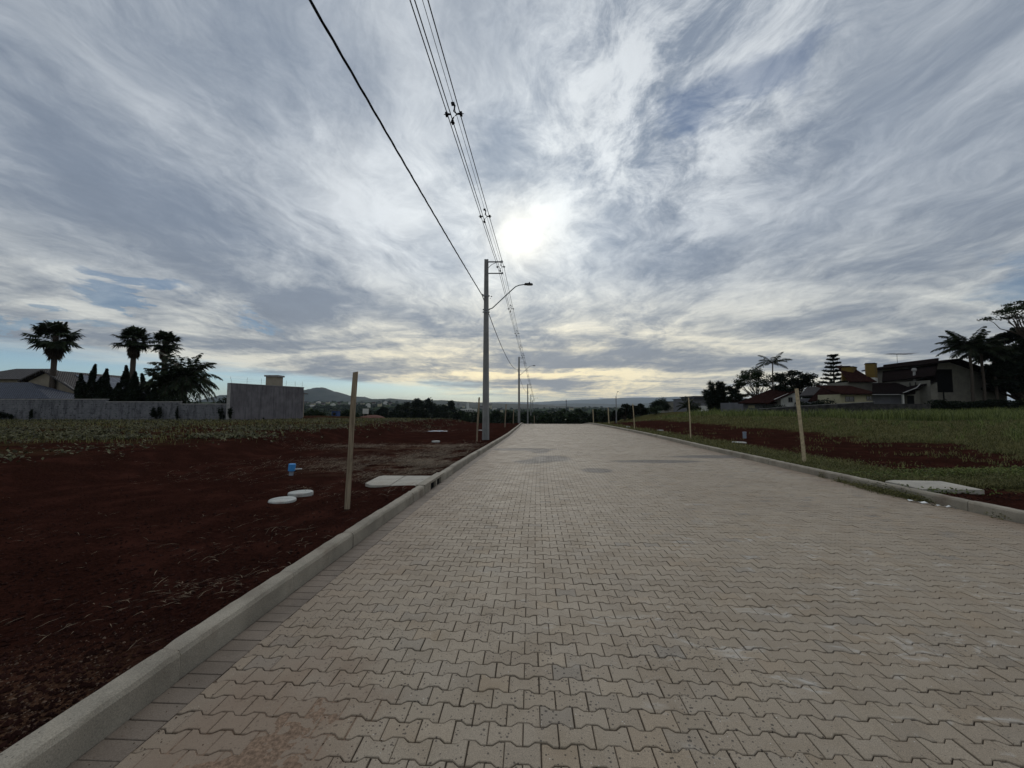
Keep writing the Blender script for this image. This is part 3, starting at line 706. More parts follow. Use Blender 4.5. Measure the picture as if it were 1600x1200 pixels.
stake(801.8, 662, 802.6, 639, 1.3, 'thin stake just left of the second utility pole')
stake(834.8, 662.5, 834.8, 649.6, 1.1, 'short stake tip showing over the crest right of the poles', 62)
stake(1079.5, 686, 1076, 621.5, 1.5, 'second stake from the right edge, in grass behind the right kerb')
stake(991.7, 671, 988.7, 631, 1.2, 'thin pale stake beside the dark round bushes on the right')
stake(951.7, 662.5, 950, 637, 1.5, 'thin pale stake left of the far single lamp pole')
stake(927.5, 661.5, 926.3, 640, 1.2, 'faint stake at the far end of the right kerb', 48)
# ------------------------------------------------------------------ utility poles
D_ = 18.7
def upole(X, Y, zb, H, label, first=False, lamp=True, scale=1.0):
    t = thing('utility_pole', (X, Y, zb), label, 'utility pole', 'concrete utility poles along the left kerb')
    o = MB(); n = 10; V = []; w0, w1, d0, d1 = .168, .098, .13, .075
    for i in range(n):
        k = i/(n-1); w = w0+(w1-w0)*k; d = d0+(d1-d0)*k; z = zb-.4+(H+.4)*k; r = d*.30; f = w*.45
        # double-T section: broad flanges with a recessed web facing the viewer
        V += [(X+a, Y+b, z) for a, b in ((-w,-d),(-f,-d),(-f*.85,-d+r),(f*.85,-d+r),(f,-d),(w,-d),(w,d),(f,d),(f*.85,d-r),(-f*.85,d-r),(-f,d),(-w,d))]
    m = 12; o.add(V, [(i*m+k, i*m+(k+1)%m, (i+1)*m+(k+1)%m, (i+1)*m+k) for i in range(n-1) for k in range(m)]+[tuple((n-1)*m+k for k in range(m))])
    o.build('shaft', M['pole'], t)
    zt = zb+H
    if first is not None:
        ax = .75
        o = MB(); z = zt-.16; o.box((X+.1+ax/2-.02, Y-.12, z), (ax, .06, .05)); o.tube([(X+.1, Y-.12, z-.30), (X+.28, Y-.12, z-.13), (X+.50, Y-.12, z-.035)], .014, 6); o.box((X+ax+.02, Y-.12, z+.02), (.07, .07, .1)); o.build('cross_arm', M['steel'], t)
        o = MB(); z = zt-.74; o.box((X+.1+ax/2-.02, Y-.12, z), (ax, .05, .045)); o.box((X+ax+.04, Y-.12, z+.01), (.07, .06, .09)); o.build('cross_arm', M['steel'], t)
        for z in (zt-1.83, zt-2.52, zt-2.64):
            o = MB(); k = 1-(zt-z)/H; w = w0+(w1-w0)*k+.012; d = d0+(d1-d0)*k+.012; o.bb(X-w, X+w, Y-d, Y+d, z-.022, z+.022); o.box((X-w-.02, Y, z), (.05, .04, .05)); o.box((X+w+.02, Y, z), (.05, .04, .05)); o.build('band', M['steel'], t)
        o = MB(); o.lathe([(.03,-.05),(.045,-.03),(.025,0),(.045,.03),(.03,.05)], (X-.17, Y-.05, zt-1.80), 12); o.build('insulator', M['lampglass'], t)
        o = MB(); o.box((X+.26, Y, zt-1.86), (.05,.05,.04)); o.box((X+.20, Y, zt-1.95), (.03,.03,.03)); o.tube([(X+.1, Y, zt-1.83), (X+.28, Y, zt-1.86)], .006, 5); o.build('clamp', M['dark'], t)
    if lamp:
        o = MB(); z0 = zt-2.50; pts = [(.15, 0), (.30, .05), (1.28, .98), (1.45, 1.13), (1.62, 1.20), (1.85, 1.235), (2.06, 1.25)]
        o.tube([(X+a, Y-.02, z0+b) for a, b in pts], [.027]*7, 8); la = o.build('lamp_arm', M['steel'], t, True)
        o = MB(); z = z0+1.25; o.prism([(X+1.88, z-.03), (X+2.22, z-.045), (X+2.30, z-.03), (X+2.28, z+.015), (X+2.10, z+.04), (X+1.90, z+.035)], Y-.11, Y+.07); lh = o.build('lamp_head', M['dark'], t)
        o = MB(); o.lathe([(.03,0),(.035,.05),(.02,.075)], (X+2.13, Y-.02, z+.035), 10); o.build('photocell', M['dark'], t)
        o = MB(); o.bb(X+2.02, X+2.24, Y-.09, Y+.05, z-.052, z-.046); o.build('lens', M['lampglass'], t)
    return t
PO = []
pdef = [(-4.35, -16.3, None), (-1.27, 18.7, 7.31+CAMZ), (.98, 53.6, 7.02+CAMZ), (3.62, 88.6, 5.3+CAMZ), (6.05, 123.6, 4.15+CAMZ), (8.55, 158.6, 3.0+CAMZ)]
plab = [None, 'nearest tall concrete pole with a curved lamp arm and two short cross arms', 'second concrete lamp pole, standing at the crest of the street', 'third concrete pole, beyond the crest, without a visible lamp arm', 'fourth concrete pole beyond the crest with a faint lamp', 'farthest thin concrete pole in the row']
for (X, Y, zt), lb in zip(pdef, plab):
    if lb is None:
        PO.append((X, Y, 8.9)); continue
    zb = gz(X, Y)
    upole(X, Y, zb, zt-zb, lb, lamp=(Y not in (88.6,)))
    PO.append((X, Y, zt))
# ------------------------------------------------------------------ cables
def span(A, B, sag, n=24):
    A, B = Vector(A), Vector(B); return [A.lerp(B, k/n)-Vector((0, 0, sag*4*(k/n)*(1-k/n))) for k in range(n+1)]
sp_at = [(8.55, 13.35, 18.35, 25.6, 33.6, 41., 48.), (56, 62, 69, 76, 83), (92, 98, 105, 112, 119), (127, 134, 141, 148)]
phases = [('messenger', (0, 0, .20), .006), ('left', (-.15, 0, .0), .011), ('lower', (-.02, 0, -.17), .011), ('right', (.15, 0, .0), .011)]
ctr = [Vector((X+.74, Y-.12, z-.50)) for X, Y, z in PO]
ctr[0] = Vector((-4.35+.96, -16.3, 8.55))
def line_pts(off):
    pts = []
    for i in range(len(ctr)-1):
        s_ = span(ctr[i]+Vector(off), ctr[i+1]+Vector(off), .22 if i else .12, 20); pts += s_ if not pts else s_[1:]
    return pts
cl = {'messenger': 'thin bare top wire of the spacer cable bundle over the street edge', 'left': 'left black covered wire of the spacer cable bundle', 'lower': 'lowest black covered wire of the spacer cable bundle', 'right': 'right black covered wire of the spacer cable bundle'}
cpts = line_pts((0, 0, 0))
for nme, off, r in phases:
    pts = line_pts(off); o = MB(); o.tube(pts, r, 6); tag(o.build('power_cable', M['cable'], smooth=True, org=tuple(pts[0])), cl[nme], 'cable', 'overhead wires held by the cross shaped spacers')
def at_y(pts, y):
    for a, b in zip(pts, pts[1:]):
        if a.y <= y <= b.y: return a.lerp(b, (y-a.y)/(b.y-a.y))
def spacer_mesh(K=1.25):
    o = MB(); D = .065
    o.tube([(0,0,D),(D,0,0),(0,0,-D),(-D,0,0),(0,0,D)], .014, 6)
    o.tube([(0,0,D),(.012,0,.12),(.02,0,.19),(.0,0,.215),(-.03,0,.205)], [.018,.016,.018,.016,.014], 6); o.box((-.02,0,.225), (.07,.05,.035))
    for s in (-1, 1): o.tube([(s*D,0,0),(s*.11,0,.005),(s*.15,0,-.012),(s*.175,0,.01)], [.014,.018,.024,.016], 6); o.box((s*.15,0,0), (.05,.06,.055)); o.tube([(s*.17,0,.01),(s*.21,0,0)], .006, 5)
    o.tube([(0,0,-D),(-.03,0,-.12),(-.05,0,-.175),(-.02,0,-.20),(.02,0,-.185)], [.013,.014,.018,.018,.014], 6); o.box((-.02,0,-.175), (.05,.06,.05))
    o.v = [v*np.array([1.12, 1.6, 1.12]) for v in o.v]; return o
sp0 = None; i = 0
slabels = ['cross shaped cable spacer hanging high, nearest one in the sky', 'second cross shaped cable spacer, beside the bright sun', 'cross shaped cable spacer between the cross arms of the nearest pole']
for grp in sp_at:
    for y in grp:
        p = at_y(cpts, y)
        if sp0 is None: sp0 = spacer_mesh().build('cable_spacer', M['dark']); s_ = sp0
        else: s_ = sp0.copy(); C.objects.link(s_)
        s_.location = p; s_.rotation_euler = (0, 0, R(-3)); 
        vis = [8.55, 13.35, 18.35]
        lab = slabels[vis.index(y)] if y in vis else ({25.6: 'first small spacer on the wires below the street lamp head', 33.6: 'second small spacer on the wires below the street lamp head', 41.: 'third small spacer down the wires, above the second pole', 48.: 'small spacer right beside the top of the second pole'}.get(y) or ('tiny spacer on the wires between the second and third poles' if y < 88 else 'barely visible spacer on the wires past the third pole' if y < 123 else 'barely visible spacer on the wires past the fourth pole'))
        tag(s_, lab, 'cable spacer', 'cable spacers' if y in vis else ('spacers between the first two poles' if y < 53 else 'spacers past the second pole' if y < 88 else 'spacers past the third pole' if y < 123 else 'spacers past the fourth pole'))
# low-voltage twisted cable on the left of the poles
lv = [Vector((X-.20, Y, z-1.80)) for X, Y, z in PO]; lv[0] = Vector((-4.5, -16.3, 7.35))
# passes the first pole and dives to the second
pts = []
for i in range(len(lv)-1):
    s_ = span(lv[i], lv[i+1], (.30, .95, .8, .6, .5)[i], 220 if i < 2 else 60); pts += s_ if not pts else s_[1:]
o = MB()
for k in range(3):
    tw = []; 
    for j, p in enumerate(pts):
        a = j*.62+k*2.094; tw.append(p+Vector((math.cos(a)*.0125, 0, math.sin(a)*.0125)))
    o.tube(tw, .0105, 5)
tag(o.build('power_cable', M['cable'], smooth=True, org=tuple(pts[0])), 'single thick twisted cable sagging down to the left side of the nearest pole', 'cable')
# service drops of pole 2 side : lone lamp pole right, far tower
p = G(963, 653.5); p = Vector((P(963, 653, 52).x, 52, gz(P(963, 653, 52).x, 52)))
t = thing('lamp_pole', tuple(p), 'lone slim lamp pole on the right beyond the bare soil, by the dark bushes', 'lamp pole'); top = P(962.5, 619, 52).z
o = MB(); o.tube([(p.x, p.y, p.z-.3), (p.x, p.y, top)], [.085, .055], 10); o.build('shaft', M['pole'], t)
o = MB(); o.tube([(p.x, p.y, top-.2), (p.x+.12, p.y, top+.35), (p.x+.22, p.y, top+.6)], .02, 6); o.build('lamp_arm', M['steel'], t)
o = MB(); o.box((p.x+.27, p.y, top+.62), (.18,.1,.05)); o.build('lamp_head', M['dark'], t)
# ================================================================== vegetation helpers
def unit(v): return v/np.maximum(np.linalg.norm(v, axis=-1, keepdims=True), 1e-9)
def leaves(c, size, up=.3, asp=.5, rg=None, jit=.35):
    """rhombic leaf quads at centres c"""
    rg = rg or rng; n = len(c); size = np.broadcast_to(size, (n,))*(1+rg.uniform(-jit, jit, n))
    a = unit(rg.normal(0, 1, (n, 3))*(1, 1, .7)); b = unit(np.cross(a, rg.normal(0, 1, (n, 3))+(0, 0, up)))
    a = a*size[:,None]; b = b*(size*asp)[:,None]; m = c-a*.1
    V = np.stack([c-a, m+b, c+a, m-b], 1).reshape(-1, 3)
    return V, (np.arange(n)*4)[:,None]+np.arange(4)[None]
def merge(parts):
    V = []; Fs = []; n = 0
    for v, f in parts: V.append(v); Fs.append(f+n); n += len(v)
    return np.concatenate(V), np.concatenate(Fs)
def clump_pts(c, rad, n, rg=None, shell=.55):
    rg = rg or rng; d_ = unit(rg.normal(0, 1, (n, 3))); r = (shell+(1-shell)*rg.random(n))**1.0*rg.random(n)**.25
    return np.asarray(c)+d_*r[:,None]*np.asarray(rad)
def blades(x, y, z, h, w, lean=.35, rg=None, curl=.3):
    """curved two-segment blades of grass (quads)"""
    rg = rg or rng; n = len(x); az = rg.uniform(0, 2*np.pi, n); dr = np.stack([np.cos(az), np.sin(az), 0*az], 1)
    wa = az+np.pi/2+rg.normal(0, .4, n); wd = np.stack([np.cos(wa), np.sin(wa), 0*wa], 1)
    b = np.stack([x, y, z], 1); h = np.broadcast_to(h, (n,)); w = np.broadcast_to(w, (n,)); l = lean*rg.random(n)
    m = b+dr*(h*l*.4)[:,None]+np.array([0, 0, 1])*(h*.6)[:,None]; t = b+dr*(h*(l+curl*rg.random(n)))[:,None]+np.array([0, 0, 1])*h[:,None]
    V = np.stack([b-wd*w[:,None]/2, b+wd*w[:,None]/2, m+wd*w[:,None]*.4, m-wd*w[:,None]*.4, t+wd*w[:,None]*.08, t-wd*w[:,None]*.08], 1).reshape(-1, 3)
    i = (np.arange(n)*6)[:,None]; return V, np.concatenate([i+np.array([[0,1,2,3]]), i+np.array([[3,2,4,5]])])
def limb(mb, p0, p1, r0, r1, rg, n=5, wob=.08, seg=6):
    p0, p1 = Vector(p0), Vector(p1); L = (p1-p0).length; pts = [p0.lerp(p1, k/n)+Vector(rg.normal(0, wob*L/n, 3))*(0 if k in (0, n) else 1) for k in range(n+1)]
    mb.tube(pts, [r0+(r1-r0)*k/n for k in range(n+1)], seg)
def make_tree(name, loc, H, W, label, cat='tree', group=None, seed=1, clumps=26, leafn=150, lsize=.16, trunk=.28, spread=(.45, 1.0), flat=.75, m='leaf', tr=.18, cr=1., D=None, lean=0.):
    rg = np.random.default_rng(seed); D = D or W
    t = thing(name, tuple(loc), label, cat, group); x, y, z = loc; mb = MB(); parts = []
    fork = Vector((x+lean*H*trunk, y, z+H*trunk)); mb.tube([(x, y, z-.3), (x+rg.normal(0, .05), y, z+H*trunk*.5), fork], [tr*1.25, tr, tr*.85], 8)
    for i in range(clumps):
        a = rg.uniform(0, 2*np.pi); k = rg.uniform(*spread); rr = math.sqrt(rg.random())
        hx, hy = math.cos(a)*rr*W/2*.85, math.sin(a)*rr*D/2*.85; top = 1-.55*rr**2; hz = H*(trunk+.12+(1-trunk-.16)*k*top)
        c = Vector((x+hx+lean*H*.5, y+hy, z+hz)); r = (W+D)/2*rg.uniform(.10, .20)*cr
        if i < clumps*.75: limb(mb, fork, c, tr*.45, tr*.08, rg, 5, .12, 5)
        q = clump_pts(c, (r, r, r*flat*.75), int(leafn*rg.uniform(.6, 1.3)), rg, .3); parts.append(leaves(q, lsize, rg=rg))
    mb.build('trunk', M['bark'], t, True); V, f = merge(parts); mkobj('crown', V, f, M[m], t)
    return t
def frond_pinnate(o, base, az, el, L, rg, droop=1.0, leafl=.45, n=26, gap=1.0, wid=.035, both=None):
    """feather frond: rachis + hanging leaflets; returns quads"""
    d0 = Vector((math.cos(az)*math.cos(el), math.sin(az)*math.cos(el), math.sin(el))); p = Vector(base); pts = [p.copy()]; dr = d0.copy()
    for i in range(n):
        dr = (dr+Vector((0, 0, -droop*1.5/n*(.3+i/n)))).normalized(); p = p+dr*(L/n); pts.append(p.copy())
    o.tube(pts, [.03*(1-i/(n+1))+.006 for i in range(n+1)], 4, False)
    V = []; side = Vector((-math.sin(az), math.cos(az), 0))
    for i in range(2, n+1):
        ll = leafl*(.35+1.0*math.sin(math.pi*min(1, (i/n)*.85+.12))); t = (pts[i]-pts[i-1]).normalized()
        for s in (-1, 1):
            dd = (side*s*rg.uniform(.6, 1.0)+t*.55+Vector((0, 0, rg.uniform(-.75, -.05)))).normalized(); tip = pts[i]+dd*ll+Vector((0, 0, -.18*ll)); md = pts[i]+dd*ll*.5; w = t*wid
            V += [tuple(pts[i]-w*.5), tuple(md-w), tuple(tip), tuple(md+w)]
    return np.array(V)
def make_feather_palm(name, loc, H, L, nf, label, group=None, seed=1, droop=1., leafl=.45, tr=.16, els=(-.3, 1.2), cat='palm tree', trunkpts=None, shaft=False, wid=.035, azs=None):
    rg = np.random.default_rng(seed); t = thing(name, tuple(loc), label, cat, group); x, y, z = loc; o = MB()
    n = 14; tp = [(x+.05*math.sin(k*.7+seed), y, z-.3+(H+.3)*k/n) for k in range(n+1)]
    o.tube(tp, [tr*(1.15-.25*k/n)*(1+.05*(k % 2)) for k in range(n+1)], 10); o.build('trunk', M['palmbark'], t, True)
    top = Vector(tp[-1]); rs = MB(); parts = []
    for i in range(nf):
        az = (azs[i % len(azs)]+rg.normal(0, .15)) if azs else i*2.399+rg.normal(0, .2); el = els[0]+(els[1]-els[0])*((i+.5)/nf)+rg.normal(0, .08)
        V = frond_pinnate(rs, top, az, el, L*rg.uniform(.85, 1.1), rg, droop, leafl, wid=wid); parts.append((V, np.arange(len(V)).reshape(-1, 4)))
    V, f = merge(parts); mkobj('crown', V, f, M['palmleaf'], t); rs.build('frond_stems', M['bark'], t)
    return t
def make_fan_palm(loc, H, R_, label, seed=1, group='tall fan palms above the left wall', bend=0.):
    rg = np.random.default_rng(seed); t = thing('fan_palm', tuple(loc), label, 'palm tree', group); x, y, z = loc; o = MB(); n = 16
    tp = [(x+bend*math.sin(k/n*3), y, z-.3+(H+.3)*k/n) for k in range(n+1)]
    o.tube(tp, [.27*(1.1-.3*k/n)*(1+.06*(k % 2)) for k in range(n+1)], 10); o.build('trunk', M['palmbark'], t, True)
    top = Vector(tp[-1]); V = []; Vd = []; st = MB()
    def fan(base, az, el, pl, fr, VV, stif):
        d0 = Vector((math.cos(az)*math.cos(el), math.sin(az)*math.cos(el), math.sin(el))); c = base+d0*pl+Vector((0, 0, -.06*pl)); st.tube([base, base+d0*pl*.5+Vector((0, 0, .03)), c], [.028, .02, .014], 4, False)
        side = Vector((-math.sin(az), math.cos(az), 0)); up = side.cross(d0)*-1; K = 17
        for k in range(K):
            a = (k/(K-1)-.5)*R(215); dd = (d0*math.cos(a)+side*math.sin(a)*1.0+up*(.12*math.cos(a*2))).normalized(); ll = fr*rg.uniform(.85, 1.1)*(1-.22*abs(math.sin(a)))
            m1 = c+dd*ll*.6; tip = c+dd*ll+Vector((0, 0, -ll*rg.uniform(.15, .42)*stif)); w = (side*math.cos(a)-d0*math.sin(a)).normalized()*ll*.10
            VV.extend([tuple(c), tuple(m1-w), tuple(tip), tuple(m1+w)])
    nf = 52
    for i in range(nf):
        k = (i+.5)/nf; el = R(-38)+R(118)*k+rg.normal(0, .1); fan(top+Vector((0, 0, -.35*(1-k))), i*2.399+rg.normal(0, .25), el, R_*(.30+.26*math.cos(el))*rg.uniform(.45, 1.12), R_*rg.uniform(.42, .56), V, 1.0)
    for i in range(30):
        k = (i+.5)/30; fan(top+Vector((0, 0, -.5-.9*k)), i*2.399, R(-62)-R(18)*k+rg.normal(0, .08), R_*.28, R_*.36, Vd, .6)
    V = np.array(V); mkobj('crown', V, np.arange(len(V)).reshape(-1, 4), M['palmleaf'], t)
    V = np.array(Vd); mkobj('dead_fronds', V, np.arange(len(V)).reshape(-1, 4), M['deadleaf'], t); st.build('frond_stems', M['bark'], t)
    return t
def make_juniper(loc, spikes, label, seed=1, name='juniper', group=None, m='leafdark', ls=.12):
    """flame-shaped columns of tight foliage: spikes = (dx, dy, height, radius)"""
    rg = np.random.default_rng(seed); t = thing(name, tuple(loc), label, 'juniper' if name == 'juniper' else 'shrub', group); x, y, z = loc; parts = []; o = MB()
    for dx_, dy_, h, r in spikes:
        n = int(520*h*r+200); k = rg.random(n)**.8; rad = r*(1-k**2.2)*(.55+.45*np.abs(np.sin(k*9+dx_*5)))+.03; a = rg.uniform(0, 2*np.pi, n)
        tw = .22*r*np.sin(k*7+dx_*9); c = np.stack([x+dx_+tw+np.cos(a)*rad*rg.uniform(.5, 1, n), y+dy_+np.sin(a)*rad*rg.uniform(.5, 1, n), z+.1+k*h], 1); parts.append(leaves(c, ls, rg=rg))
        o.tube([(x+dx_*.5, y+dy_*.5, z-.2), (x+dx_, y+dy_, z+h*.85)], [.09, .02], 6)
    o.build('trunk', M['bark'], t); V, f = merge(parts); mkobj('crown', V, f, M[m], t); return t
def make_shrub(name, loc, size, label, seed=1, m='leaf', n=900, ls=.1, group=None, lumps=7, cat='shrub'):
    rg = np.random.default_rng(seed); x, y, z = loc; parts = []
    for i in range(lumps):
        c = (x+rg.uniform(-.5, .5)*size[0]*.75, y+rg.uniform(-.5, .5)*size[1]*.75, z+size[2]*rg.uniform(.2, .68)); r = rg.uniform(.22, .38)
        parts.append(leaves(clump_pts(c, (size[0]*r, size[1]*r, size[2]*r), n//lumps, rg, .4), ls, rg=rg))
    V, f = merge(parts); return tag(mkobj(name, V, f, M[m], None, False, tuple(loc)), label, cat, group)
# ================================================================== LEFT : walls and house
ZB = lambda x, y: gz(x, y)-.4
wl = thing('perimeter_wall', (-30, 36.9, gz(-30, 36.9)), 'long stained grey block wall with pale coping stepping down to the right', 'wall')
def zpx(py, Y): return P(800, py, Y).z
def xpx(px, Y): return P(px, 600, Y).x
for x0, x1, py in ((-260, 168, 623.2), (168, 283, 627.2), (283, 358, 630.6)):
    X0, X1 = xpx(x0, 36.9), xpx(x1, 36.9); zt = zpx(py, 36.9)
    o = MB(); o.bb(X0+.001, X1-.001, 36.9, 37.1, ZB(X0, 37)-.3, zt-.08); o.build('wall_panel', M['wallgrey'], wl)
    o = MB(); o.bb(X0, X1+.02, 36.86, 37.14, zt-.079, zt); o.build('coping', M['coping'], wl)
A = Vector((xpx(361, 36.7), 36.7, 0)); B = Vector((xpx(475, 44.6), 44.6, 0)); zt = zpx(598.3, 36.7)
tw = thing('boundary_wall', (A.x, A.y, gz(A.x, A.y)), 'tall stained concrete wall block with thin rods on top, right of the palms', 'wall'); dr = (B-A).normalized(); nn = Vector((dr.y, -dr.x, 0)); zb = gz(A.x, A.y)-1
o = MB(); o.slab([(A.x, A.y, zb), (B.x, B.y, zb), (B.x, B.y, zt-.06), (A.x, A.y, zt-.06)], -.35); o.build('wall_panel', M['tallwall'], tw)
o = MB(); o.bb(A.x-.33, A.x-.002, A.y-.03, A.y+.28, zb, zt-.061); o.build('lit_end_face', M['coping'], tw)  # end face of the wall; light falling on it painted as paler concrete
o = MB(); o.slab([(A.x+.02, A.y-.08, zt-.059), (B.x+.03, B.y+.02, zt-.059), (B.x+.03, B.y+.02, zt), (A.x+.02, A.y-.08, zt)], -.45); o.build('coping', M['coping'], tw)
for k, lean in ((.02, -.16), (.2, 0), (.38, .02), (.73, .03), (.87, 0), (.985, .02)):
    p = A.lerp(B, k); o = MB(); o.tube([(p.x-.1, p.y, zt), (p.x-.1+lean, p.y, zt+.62)], .013, 5); o.build('fence_rod', M['steel'], tw)
o = MB()
for h in (.25, .45): o.tube([(A.x-.1, A.y, zt+h), (B.x-.1, B.y, zt+h)], .003, 3)
o.build('fence_wire', M['steel'], tw)
# garden building with chimney behind it
gb_ = thing('garden_building', (-30, 46.5, gz(-30, 46)), 'low building hidden behind the tall wall with a capped square chimney', 'building')
o = MB(); o.bb(-32, -27.0, 45, 50, gz(-30, 46)-1, 1.45+1.75); o.build('wall', M['beige'], gb_)
o = MB(); o.prism([(-32.4, 3.1), (-29.5, 3.55), (-26.7, 3.1), (-26.7, 3.22), (-29.5, 3.68), (-32.4, 3.22)], 44.6, 50.4); o.build('roof', M['greytile'], gb_)
xa, xb = xpx(415, 45.5), xpx(432.5, 45.5); o = MB(); o.bb(xa, xb, 45.5, 46.7, 3, zpx(588.6, 45.5)); ch = o.build('chimney', M['beige'], gb_)
o = MB(); o.bb(xa-.13, xb+.13, 45.37, 46.83, zpx(588.5, 45.5), zpx(586, 45.5)); cc_ = o.build('chimney_cap', M['coping'], None, org=tuple(gb_.location)); cc_.parent = ch; cc_.location = (0, 0, 0)
# house left
h0 = (-53.6, 48, gz(-53, 48)); hs = thing('house', h0, 'beige house with solar panels on its long grey roof behind the left wall', 'house'); g0 = gz(-53, 46)-.5
zr_ = CAMZ+4.17; ze = CAMZ+1.05
o = MB(); xr = -53.9; xe = -48.9; xl = -56.4
o.prism([(xl+.35, g0), (xe-.5, g0), (xe-.5, ze+.25), (xr, zr_-.12), (xl+.35, 1.45+3.0)], 44.5, 53.5); o.build('wall', M['beige'], hs)
o = MB(); o.slab([(xr, 43.9, zr_), (xe, 43.9, ze), (xe, 54.3, ze), (xr, 54.3, zr_)], .14); rr_ = o.build('roof', M['greytile'], hs)
o = MB(); o.slab([(xr-.003, 54.3, zr_), (xl-.2, 54.3, CAMZ+2.9), (xl-.2, 43.9, CAMZ+2.9), (xr-.003, 43.9, zr_)], .14); o.build('roof', M['greytile'], hs)
o = MB(); sl_ = (ze-zr_)/(xe-xr); f = lambda x: zr_+(x-xr)*sl_+.17
o.slab([(xr+.7, 46.6, f(xr+.7)), (xe-.9, 46.6, f(xe-.9)), (xe-.9, 53.4, f(xe-.9)), (xr+.7, 53.4, f(xr+.7))], .05); o.build('solar_panels', M['solar'], hs)
for (x0, x1, y0, y1) in ((.52, .60, 625-13, 620), ):
    pass
o = MB(); o.bb(-50.9, -50.1, 44.44, 44.497, CAMZ+.1, CAMZ+1.2); o.build('window', M['glass'], hs)
o = MB(); o.tube([(xe-2.6, 44.1, f(xe-2.6)+.02), (xe-.1, 43.95, f(xe-.1))], .05, 6); o.build('gutter_pipe', M['coping'], hs)
hb = thing('house', (-64, 52, gz(-60, 50)), 'pale hipped upper block of a house at the far left edge', 'house')
o = MB(); zt_ = zpx(574, 51); x0, x1 = xpx(-60, 51), xpx(30, 51); o.bb(x0, x1, 51, 58, g0, zt_-1.6); o.build('wall', M['beige'], hb)
o = MB(); V = [(x0-.6, 50.3, zt_-1.62), (x1+1.5, 50.3, zt_-1.62), (x1+1.5, 58.6, zt_-1.62), (x0-.6, 58.6, zt_-1.62), (x0+3.2, 54, zt_+.12), (x1+.8, 54, zt_+.12)]; o.add(V, [(0,1,5,4), (1,2,5), (2,3,4,5), (3,0,4), (3,2,1,0)]); o.build('roof', M['greytile'], hb)
hc = thing('house_wing', (-56, 42, gz(-54, 41)), 'low wing with a slate blue tiled roof at the lower left behind the wall', 'house')
o = MB(); xa, xb = -64., xpx(70, 40.5)-.5; o.bb(xa, xb, 40.5, 43.5, g0, CAMZ+.8); o.build('wall', M['beige'], hc)
o = MB(); zr2 = zpx(597.5, 43.2); ze2 = zpx(622.8, 39.9); V = [(xa-.3, 39.9, ze2), (xpx(80, 39.9), 39.9, ze2), (xpx(80, 39.9)+.4, 43.8, ze2), (xa-.3, 43.8, ze2), (xa-.3, 43.2, zr2), (xpx(47, 43.2), 43.2, zr2)]
o.add(V, [(0,1,5,4), (1,2,5), (2,3,4,5), (3,0,4), (3,2,1,0)]); o.build('roof', M['bluetile'], hc)
# palms, junipers
def palm_at(px, py_top, Y, R_, label, seed, bend=0.):
    x = xpx(px, Y); z = gz(x, Y); zt = zpx(py_top, Y); H = zt-z-R_*.55; return make_fan_palm((x, Y, z), H, R_, label, seed, bend=bend)
palm_at(82, 505, 44.2, 2.65, 'leftmost tall fan palm rising in front of the tiled house roof', 3)
palm_at(206, 512, 45, 2.1, 'middle tall fan palm, directly above the dark pointed junipers', 4)
palm_at(255, 519, 47, 1.95, 'third tall fan palm, rising out of the drooping feather palm', 5)
o = MB(); xx_ = xpx(87, 43.9); o.tube([(xx_, 43.9, CAMZ+2.5), (xx_, 43.9, CAMZ+4.1)], .22, 8)
x = xpx(288, 43); make_feather_palm('feather_palm', (x, 43, gz(x, 43)), zpx(592, 43)-gz(x, 43), 3.7, 60, 'bushy drooping feather palm right of the fan palms, above the wall', seed=9, droop=1.25, leafl=.66, tr=.24, els=(-.6, 1.35), wid=.08)
x = xpx(262, 42); make_feather_palm('feather_palm', (x, 42.2, gz(x, 42)), zpx(602, 42)-gz(x, 42), 2.7, 42, 'smaller feather palm tangled into the left side of the bushy one', seed=10, droop=1.15, leafl=.55, tr=.2, els=(-.8, 1.3), wid=.075)
def jun(px, spikes, Y, lab, seed):
    x = xpx(px, Y); z = gz(x, Y); sp = []
    for a, b_, r in spikes: sp.append((xpx(a, Y)-x, random.uniform(-.4, .4), zpx(b_, Y)-z, r*1.25)); sp.append((xpx(a+random.uniform(-6, 6), Y)-x, random.uniform(-.5, .5), (zpx(b_, Y)-z)*random.uniform(.55, .8), r*1.2))
    make_juniper((x, Y, z), sp, lab, seed, group='dark junipers behind the left wall')
jun(148, [(148, 571, .55), (166.5, 578, .55), (134, 586, .55), (124, 598, .45), (157, 590, .7), (142, 602, .7), (170, 600, .5)], 40.5, 'wide dark juniper clump with pointed tips between the first two fan palms', 21)
jun(205, [(197.5, 573, .6), (207, 582, .7), (221, 585, .5), (214, 590, .7), (186, 600, .55), (198, 598, .7), (176, 610, .4), (217, 604, .6)], 40.8, 'dark juniper clump at the foot of the middle fan palm', 22)
jun(237, [(237, 603, .4), (232, 610, .35), (242, 612, .35)], 40.2, 'small dark juniper just left of the drooping feather palm', 23)
x = xpx(262, 39.5); make_shrub('shrub', (x, 39.6, gz(x, 39.5)), (4.2, 1.8, 2.75), 'dense dark shrub under the feather palm behind the wall', 31, 'leafdark', 3200, .11, lumps=16)
x = xpx(296, 39.5); make_shrub('shrub', (x, 39.8, gz(x, 39.5)), (1.4, 1.2, 2.5), 'narrow dark shrub around the feather palm trunk', 32, 'leafdark', 900, .1)
x = xpx(335, 45); make_shrub('shrub', (x, 48, gz(x, 45)), (5.5, 3, 3.3), 'rounded dark shrub left of the tall concrete wall', 33, 'leafdark', 2600, .13, lumps=14)
x = xpx(-12, 46); make_tree('broadleaf_tree', (x, 46, gz(x, 46)), 4.8, 3.2, 'dark tree cut by the left edge of the view', seed=34, lsize=.14)
